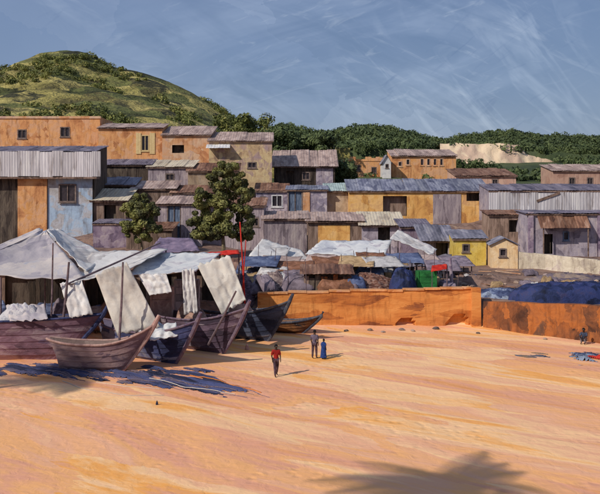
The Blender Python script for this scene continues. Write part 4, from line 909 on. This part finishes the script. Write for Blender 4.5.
# ------------------------------------------------------------------ painted boat shade, net scrap and debris on the sand
def net(label, poly, m, lump=.14, ropes=(), step=.11, name='net_and_shade', thr=.02, strands=(), dens=1.0):
    """lumpy sheet with a ragged edge and ropes, for net, cloth and painted boat shade; poly in picture rows of the flat beach"""
    W2 = [(GX(px, beachY(py)), beachY(py)) for px, py in poly]
    xs = [p[0] for p in W2]; ys = [p[1] for p in W2]; cx, cy = sum(xs)/len(xs), sum(ys)/len(ys)
    def sdist(x, y):
        ins = False; dm = 1e9; n = len(W2)
        for i in range(n):
            (x1, y1), (x2, y2) = W2[i], W2[(i+1) % n]
            if (y1 > y) != (y2 > y) and x < (x2-x1)*(y-y1)/(y2-y1) + x1: ins = not ins
            dx, dy = x2-x1, y2-y1; t = max(0, min(1, ((x-x1)*dx+(y-y1)*dy)/(dx*dx+dy*dy))); dm = min(dm, math.hypot(x-x1-dx*t, y-y1-dy*t))
        return dm if ins else -dm
    root = thing(name, label, 'net', (cx, cy, 0)); b = MB(); sd = random.uniform(0, 90)
    nx = int((max(xs)-min(xs)+1.2)/step); ny = int((max(ys)-min(ys)+1.2)/step); idx = {}
    c37, s37 = math.cos(R(-37)), math.sin(R(-37))
    def hgt(x, y):
        u, v = (x*c37 + y*s37) * .35, (-x*s37 + y*c37) * 1.6
        d = min(.7, sdist(x, y)) + 1.5 * fbm(u, v, .9, 6, sd)
        return d
    def vid(i, j):
        if (i, j) not in idx:
            x = min(xs) - .6 + i*step; y = min(ys) - .6 + j*step; u, v = (x*c37 + y*s37) * .4, (-x*s37 + y*c37) * 1.8
            d = hgt(x, y); h = lump * min(1, max(0, d + .1) / .5) * (.45 + .9 * abs(fbm(u, v, .9, 4, sd + 7)) + .4 * abs(fbm(x, y, 2.2, 2, sd)))
            idx[(i, j)] = len(b.v); b.v.append((x - cx, y - cy, ground(x, y) + h - .02))
        return idx[(i, j)]
    for j in range(ny):
        for i in range(nx):
            x = min(xs) - .6 + (i+.5)*step; y = min(ys) - .6 + (j+.5)*step
            if hgt(x, y) > thr: b.f.append((vid(i, j), vid(i+1, j), vid(i+1, j+1), vid(i, j+1)))
    b.build('ragged_folds', m, root, smooth=True)
    for sm in strands:
        t = MB()
        for q in range(int(26 * dens)):
            px, py = random.choice(poly); p2x, p2y = random.choice(poly); f = random.random(); px += (p2x - px) * f; py += (p2y - py) * f
            y = beachY(py); x = GX(px, y); l = random.uniform(.8, 3.2); r = random.uniform(.008, .022); an = R(-36) + random.gauss(0, .16); w = []
            for e in np.linspace(-.5, .5, 9):
                xx = x + math.cos(an)*l*e + .10*fbm(e*4, q, 1, 2, sd); yy = y + math.sin(an)*l*e + .16*fbm(e*4, q + 30, 1, 2, sd); hh = max(0, hgt(xx, yy)); w.append((xx - cx, yy - cy, ground(xx, yy) + r*.6 + lump*.8*min(1, hh/.5)))
            t.tube(w, r, 5)
        o = t.build('shade_strands', sm, root); o['kind'] = 'stuff'
    for (pts, rm, r) in ropes:
        q = []
        for k in range(len(pts) - 1):
            for t in np.linspace(0, 1, 9)[:-1 if k < len(pts) - 2 else None]:
                px = pts[k][0] + (pts[k+1][0]-pts[k][0])*t; py = pts[k][1] + (pts[k+1][1]-pts[k][1])*t; y = beachY(py); x = GX(px, y)
                x += .12 * fbm(px, py, .15, 2, 1); d = max(0, hgt(x, y)); q.append((x - cx, y - cy, ground(x, y) + r * .7 + (lump * .75 * min(1, d / .4))))
        t = MB(); t.tube(q, r, 6); t.build('rope', rm, root)
    return root
st_m = mat('mauve_shade_strand', ['5c4c58', '7d6a70', '947c74'], scale=3, bump=.3)  # streaks that break up the painted shade before the boats
net('dark blue net sheet standing in for shade along the foot of the mauve boat', [(-15, 366), (60, 366), (120, 369), (158, 371), (175, 376), (120, 378), (60, 376), (-15, 377)], shade_net_blue, .15, strands=(shade_net_blue, st_m), thr=.02, dens=.6, ropes=[([(62, 381), (90, 390), (130, 396), (165, 395)], rope_w, .02), ([(95, 381), (125, 387), (160, 389)], rope_w, .02)])  # dark sheet laid where shade lies under the mauve boat
net('blue grey net with pale ropes, coloured as boat shade trailing right across the sand', [(120, 373), (160, 371), (205, 369), (222, 380), (252, 391), (232, 395), (180, 389), (130, 382)], shade_net_blue, .09, thr=.24, dens=.4, strands=(shade_net_blue, st_m), ropes=[([(150, 379), (185, 388), (235, 394)], rope_w, .02), ([(190, 376), (225, 383), (262, 392)], rope_o, .025)])  # thinner dark sheet painting the shade streak right of the boats
net('thin dark scrap of net lying near the rusty wall', [(524, 355), (548, 354.5), (550, 357), (528, 358)], net_grey, .10, step=.1)
# bundle with red cloth by the right edge, sack at the wall
def bundle(label, px, pb, w, h, m, name='sack', cat='sack'):
    Y = beachY(pb); s = Y/F; b = MB(); sd = random.uniform(0, 40)
    def fn(u, v):
        a = u*2*math.pi; prof = [.88, 1.0, 1.0, .96, .86, .66, .40, .46]; r = np.interp(v*7, range(8), prof) * (1 + .14*fbm(math.cos(a)*2, math.sin(a)*2 + v*3, 1, 3, sd))
        return (math.cos(a)*r*w*s/2, math.sin(a)*r*w*s*.38, v*h*s - .04)
    b.grid(fn, 16, 14); o = b.build(name, m, smooth=True, loc=(GX(px, Y), Y, ground(GX(px, Y), Y))); return tag(o, label, cat)
net('blue grey crumpled cloth on the sand at the right edge', [(574, 355), (588, 353.5), (598, 356), (594, 361), (580, 363)], steel_t, .18, step=.1, name='crumpled_cloth')
net('red crumpled cloth on the sand at the right edge', [(590, 358.5), (606, 357.5), (608, 362), (593, 362.5)], red_t, .3, step=.08, thr=.15, name='crumpled_cloth')
bundle('tiny dark bottle standing alone on the sand left of the walking person', 157, 404.5, 2.6, 5, mat('bottle_dark', ['1c2030', '2c3450'], scale=3, bump=.1, rough=.3), 'bottle', 'bottle')
bundle('small pale jar on the sand before the slate boat', 247, 350, 4, 7, pink_r, 'jar', 'jar')

# ------------------------------------------------------------------ people
skin_m = mat('dark_skin', ['2a1b16', '3a261e', '4a3126'], scale=6, bump=.05, rough=.6)
hair_m = mat('black_hair', ['0c0a0a', '1a1616'], scale=20, bump=.2)
def skinned(name, verts, edges, rad, m, parent, sub=2):
    me = bpy.data.meshes.new(name); me.from_pydata(verts, edges, []); me.materials.append(m)
    o = bpy.data.objects.new(name, me); C.objects.link(o); o.parent = parent
    md = o.modifiers.new('skin', 'SKIN'); md.use_smooth_shade = True
    if not me.skin_vertices: 
        bpy.context.view_layer.objects.active = o
    sv = me.skin_vertices[0].data
    for i, r in enumerate(rad): sv[i].radius = r if hasattr(r, '__len__') else (r, r)
    sv[0].use_root = True
    ms = o.modifiers.new('sub', 'SUBSURF'); ms.levels = sub; ms.render_levels = sub
    return o
def person(label, px, pf, hpx, yaw, top, bottom, stride=.25, robe=None, lean=0.0, sleeves=True, pose=None):
    Y = beachY(pf); x = GX(px, Y); H = hpx * Y / F; k = H / 1.72
    root = thing('person', label, 'person', (x, Y, ground(x, Y)), yaw)
    J = dict(pel=(0, 0, .93), sp=(0, .01 - lean*.3, 1.12), ch=(0, .0 - lean, 1.33), nk=(0, -.01 - lean, 1.47), hd0=(0, -.02 - lean, 1.54), hd=(0, -.035 - lean, 1.62),
             ls=(-.17, -lean, 1.39), le=(-.23, .06 - lean, 1.13), lw=(-.21, -.06 - lean, .91), rs=(.17, -lean, 1.39), re=(.23, -.02 - lean, 1.12), rw=(.22, -.14 - lean, .92),
             lh=(-.09, 0, .90), lk=(-.10, -stride*.55, .50), la=(-.10, -stride*.75, .09), lt=(-.11, -stride*.75 - .17, .035), rh=(.09, 0, .90), rk=(.10, stride*.25, .50), ra=(.10, stride*.95, .10), rt=(.11, stride*.95 - .17, .035))
    if pose: J.update(pose)
    J = {a: tuple(c * k for c in b) for a, b in J.items()}
    def mk(name, chains, rad, m, grow=0, sub=2):
        names = []; ed = []
        for ch in chains:
            for i, c in enumerate(ch):
                if c not in names: names.append(c)
                if i: ed.append((names.index(ch[i-1]), names.index(c)))
        return skinned(name, [J[c] for c in names], ed, [((rad[c][0] + grow) * k, (rad[c][1] + grow) * k) if hasattr(rad[c], '__len__') else (rad[c] + grow) * k for c in names], m, root, sub)
    rad = dict(pel=(.13, .10), sp=(.12, .09), ch=(.15, .10), nk=.055, hd0=.07, hd=.085, ls=.06, le=.043, lw=.028, rs=.06, re=.043, rw=.028, lh=.085, lk=.058, la=.038, lt=.03, rh=.085, rk=.058, ra=.038, rt=.03)
    # hands: palm, four fingers and a thumb on each
    chains = [['pel', 'sp', 'ch', 'nk', 'hd0', 'hd'], ['ch', 'ls', 'le', 'lw'], ['ch', 'rs', 're', 'rw'], ['pel', 'lh', 'lk', 'la', 'lt'], ['pel', 'rh', 'rk', 'ra', 'rt']]
    for s in 'lr':
        w = Vector(J[s + 'w']); J[s + 'p'] = tuple(w + Vector((0, -.02, -.07)) * k); rad[s + 'p'] = .03; chains.append([s + 'w', s + 'p'])
        for q in range(4):
            nm = f'{s}f{q}'; J[nm] = tuple(w + Vector((0, -.05 + .02*q, -.155 + .008*abs(q-1))) * k); rad[nm] = .009; chains.append([s + 'p', nm])
        J[s + 'th'] = tuple(w + Vector((0, -.075, -.10)) * k); rad[s + 'th'] = .010; chains.append([s + 'w', s + 'th'])
    mk('body', chains, rad, skin_m)
    hb = MB(); c = Vector(J['hd']) + Vector((0, .012, .035)) * k
    def hf(u, v):
        th, ph = u*2*math.pi, v*math.pi*.62; r = .098*k
        return c + Vector((math.sin(ph)*math.cos(th)*r*.92, math.sin(ph)*math.sin(th)*r*1.08, math.cos(ph)*r))
    hb.grid(hf, 12, 6); hb.build('hair', hair_m, root, smooth=True)
    fb = MB(); hc = Vector(J['hd'])
    fb.box(hc.x - .013*k, hc.x + .013*k, hc.y - .115*k, hc.y - .07*k, hc.z - .03*k, hc.z + .01*k, None, .6)
    for sx in (-1, 1): fb.box(hc.x + sx*.09*k - .012*k, hc.x + sx*.09*k + .012*k, hc.y - .02*k, hc.y + .025*k, hc.z - .03*k, hc.z + .03*k)
    fb.build('nose_and_ears', skin_m, root)
    eb = MB()
    for sx in (-1, 1): eb.box(hc.x + sx*.032*k - .012*k, hc.x + sx*.032*k + .012*k, hc.y - .092*k, hc.y - .075*k, hc.z + .008*k, hc.z + .02*k)
    eb.build('eyes', mat('eye_white', ['c0b8b0', 'd0c8c0'], bump=0), root)
    if robe is None:
        tc = [['pel', 'sp', 'ch'], ['ch', 'ls', 'le'], ['ch', 'rs', 're']] if sleeves else [['pel', 'sp', 'ch'], ['ch', 'ls'], ['ch', 'rs']]
        J['hem'] = (0, 0, .84*k) if not pose else (0, .12*k, .22*k); rad['hem'] = (.155, .12); tc[0] = ['hem'] + tc[0]
        mk('shirt', tc, rad, top, .028)
        mk('trousers', [['pel', 'lh', 'lk', 'la'], ['pel', 'rh', 'rk', 'ra']], rad, bottom, .018)
    else:
        rb = MB(); zs = [.12, .35, .65, .92, 1.12, 1.32, 1.42, 1.48]; rx = [.27, .25, .22, .20, .18, .20, .17, .07]; ry = [.23, .21, .18, .16, .14, .14, .12, .07]
        def rf(u, v):
            a = u*2*math.pi; z = v*7; zz = np.interp(z, range(8), zs); f = 1 + .07*math.sin(a*7 + 2*v)*(1-v)
            return Vector((math.cos(a)*np.interp(z, range(8), rx)*f, math.sin(a)*np.interp(z, range(8), ry)*f - lean*max(0, zz-.9), zz)) * k
        rb.grid(rf, 28, 21); rb.build('robe', robe, root, smooth=True, solid=.015)
        mk('sleeves', [['ls', 'le'], ], rad, robe, .03); mk('sleeves', [['rs', 're']], rad, robe, .03)
    return root
red_c = mat('red_shirt', ['7d1a16', 'a8261e', 'bb3a2c'], scale=6, bump=.3)
trou = mat('dark_trousers', ['3a2a30', '55404a', '6b5458'], scale=6, bump=.3)
greyc = mat('grey_mauve_clothes', ['3e3644', '5a4f5e', '746672'], scale=6, bump=.3)
bluec = mat('blue_robe', ['15244e', '24407e', '34569a'], scale=6, bump=.3)
person('person in a red shirt and dark trousers walking on the sand before the boats', 276, 376, 31.5, R(15), red_c, trou, .30)
person('tall person in grey mauve clothes standing next to the one in blue', 314.5, 358, 28.5, R(160), greyc, trou, .10)
person('small person in a blue robe walking beside the tall grey one', 323.5, 358.3, 20, R(150), None, trou, .12, robe=bluec, lean=.02)
crouch = dict(pel=(0, .10, .28), sp=(0, .07, .46), ch=(0, -.02, .66), nk=(0, -.05, .80), hd0=(0, -.07, .87), hd=(0, -.09, .95), ls=(-.17, -.03, .71), le=(-.22, -.20, .52), lw=(-.13, -.38, .55), rs=(.17, -.03, .71), re=(.22, -.20, .52), rw=(.13, -.38, .55),
              lh=(-.09, .10, .26), lk=(-.14, -.30, .50), la=(-.12, -.16, .10), lt=(-.12, -.34, .035), rh=(.09, .10, .26), rk=(.14, -.30, .50), ra=(.12, -.16, .10), rt=(.12, -.34, .035))
person('person in dark blue grey clothes crouching at the foot of the rusty wall', 584, 344.5, 26, R(-35), mat('slate_clothes', ['262a3a', '3c4254', '565a6c'], scale=6, bump=.3), mat('slate_trousers', ['4a4850', '66626a', '8a8284'], scale=6, bump=.3), pose=crouch)

# ------------------------------------------------------------------ added coconut palms, out of view, placed so their shade falls across the sand
def palm(label, sx, sy, H, r, n):  # added unseen palm, placed so its crown shades the sand at sx, sy
    x, y = sx + SUN.x / SUN.z * H, sy + SUN.y / SUN.z * H
    root = thing('added_shade_palm', label, 'added palm tree', (x, y, ground(x, y) - .1), random.uniform(0, 6), 'added palms shading the beach')
    t = MB(); t.tube([(.25*math.sin(v*2.2) - .25*math.sin(2.2), 0, H*v) for v in np.linspace(0, 1, 14)], [.34 - .16*v for v in np.linspace(0, 1, 14)], 9); t.build('trunk', bark, root)
    for k in range(n):
        a = k*2.4 + random.uniform(-.2, .2); el = random.uniform(-.25, .75); L_ = r*random.uniform(.85, 1.1); f = MB(); rib = []
        for i in range(12):
            u = i/11; d = L_*u; rib.append(Vector((math.cos(a)*d*math.cos(el*(1-u*.5)), math.sin(a)*d*math.cos(el*(1-u*.5)), H + math.sin(el)*d - 1.5*u*u*L_/3)))
        f.tube(rib, [.05*(1 - .8*i/11) for i in range(12)], 5)
        for i in range(1, 12):
            for j in range(3):
                q = rib[i-1].lerp(rib[i], j/3); dr = (rib[i] - rib[i-1]).normalized(); sd = dr.cross(Vector((0, 0, 1))).normalized()
                for g in (-1, 1):
                    l = .85*math.sin(math.pi*min(1, (i + j/4)/13 + .12)) + .15; e = q + (sd*g*.85 + dr*.5 + Vector((0, 0, -.35)))*l; w = dr*.05
                    f.quad(q - w, q + w, e + w*.3, e - w*.3)
        f.build('frond', leaf_olive, root)
    for k in range(6):
        c = MB(); a = k*1.05
        c.grid(lambda u, v: (math.cos(a)*.3 + .14*math.sin(v*math.pi)*math.cos(u*6.2832), math.sin(a)*.3 + .14*math.sin(v*math.pi)*math.sin(u*6.2832), H - .3 + .17*math.cos(v*math.pi)), 8, 6); c.build('added_palm_coconut', bark, root, smooth=True)
palm('tall added coconut palm nearest the viewpoint, unseen, shading the foreground sand', 4.9, 28.6, 17, 3.6, 19)
palm('tall added coconut palm far to the left, unseen, shading the sand before the boats', -12.6, 45.0, 18, 3.7, 20)

for lab in ('small stone at the foot of the beach walls', 'thin stick standing crooked among the market stalls'):
    obs = sorted([o for o in C.objects if o.get('label') == lab], key=lambda o: o.location.x / o.location.y)
    half = len(obs) // 2
    for i, o in enumerate(obs):
        o['label'] = f'leftmost {lab}' if i == 0 else f'rightmost {lab}' if i == len(obs) - 1 else (f'{ORD[i+1]} from the left, {lab}' if i <= half else f'{ORD[len(obs)-i]} from the right, {lab}')
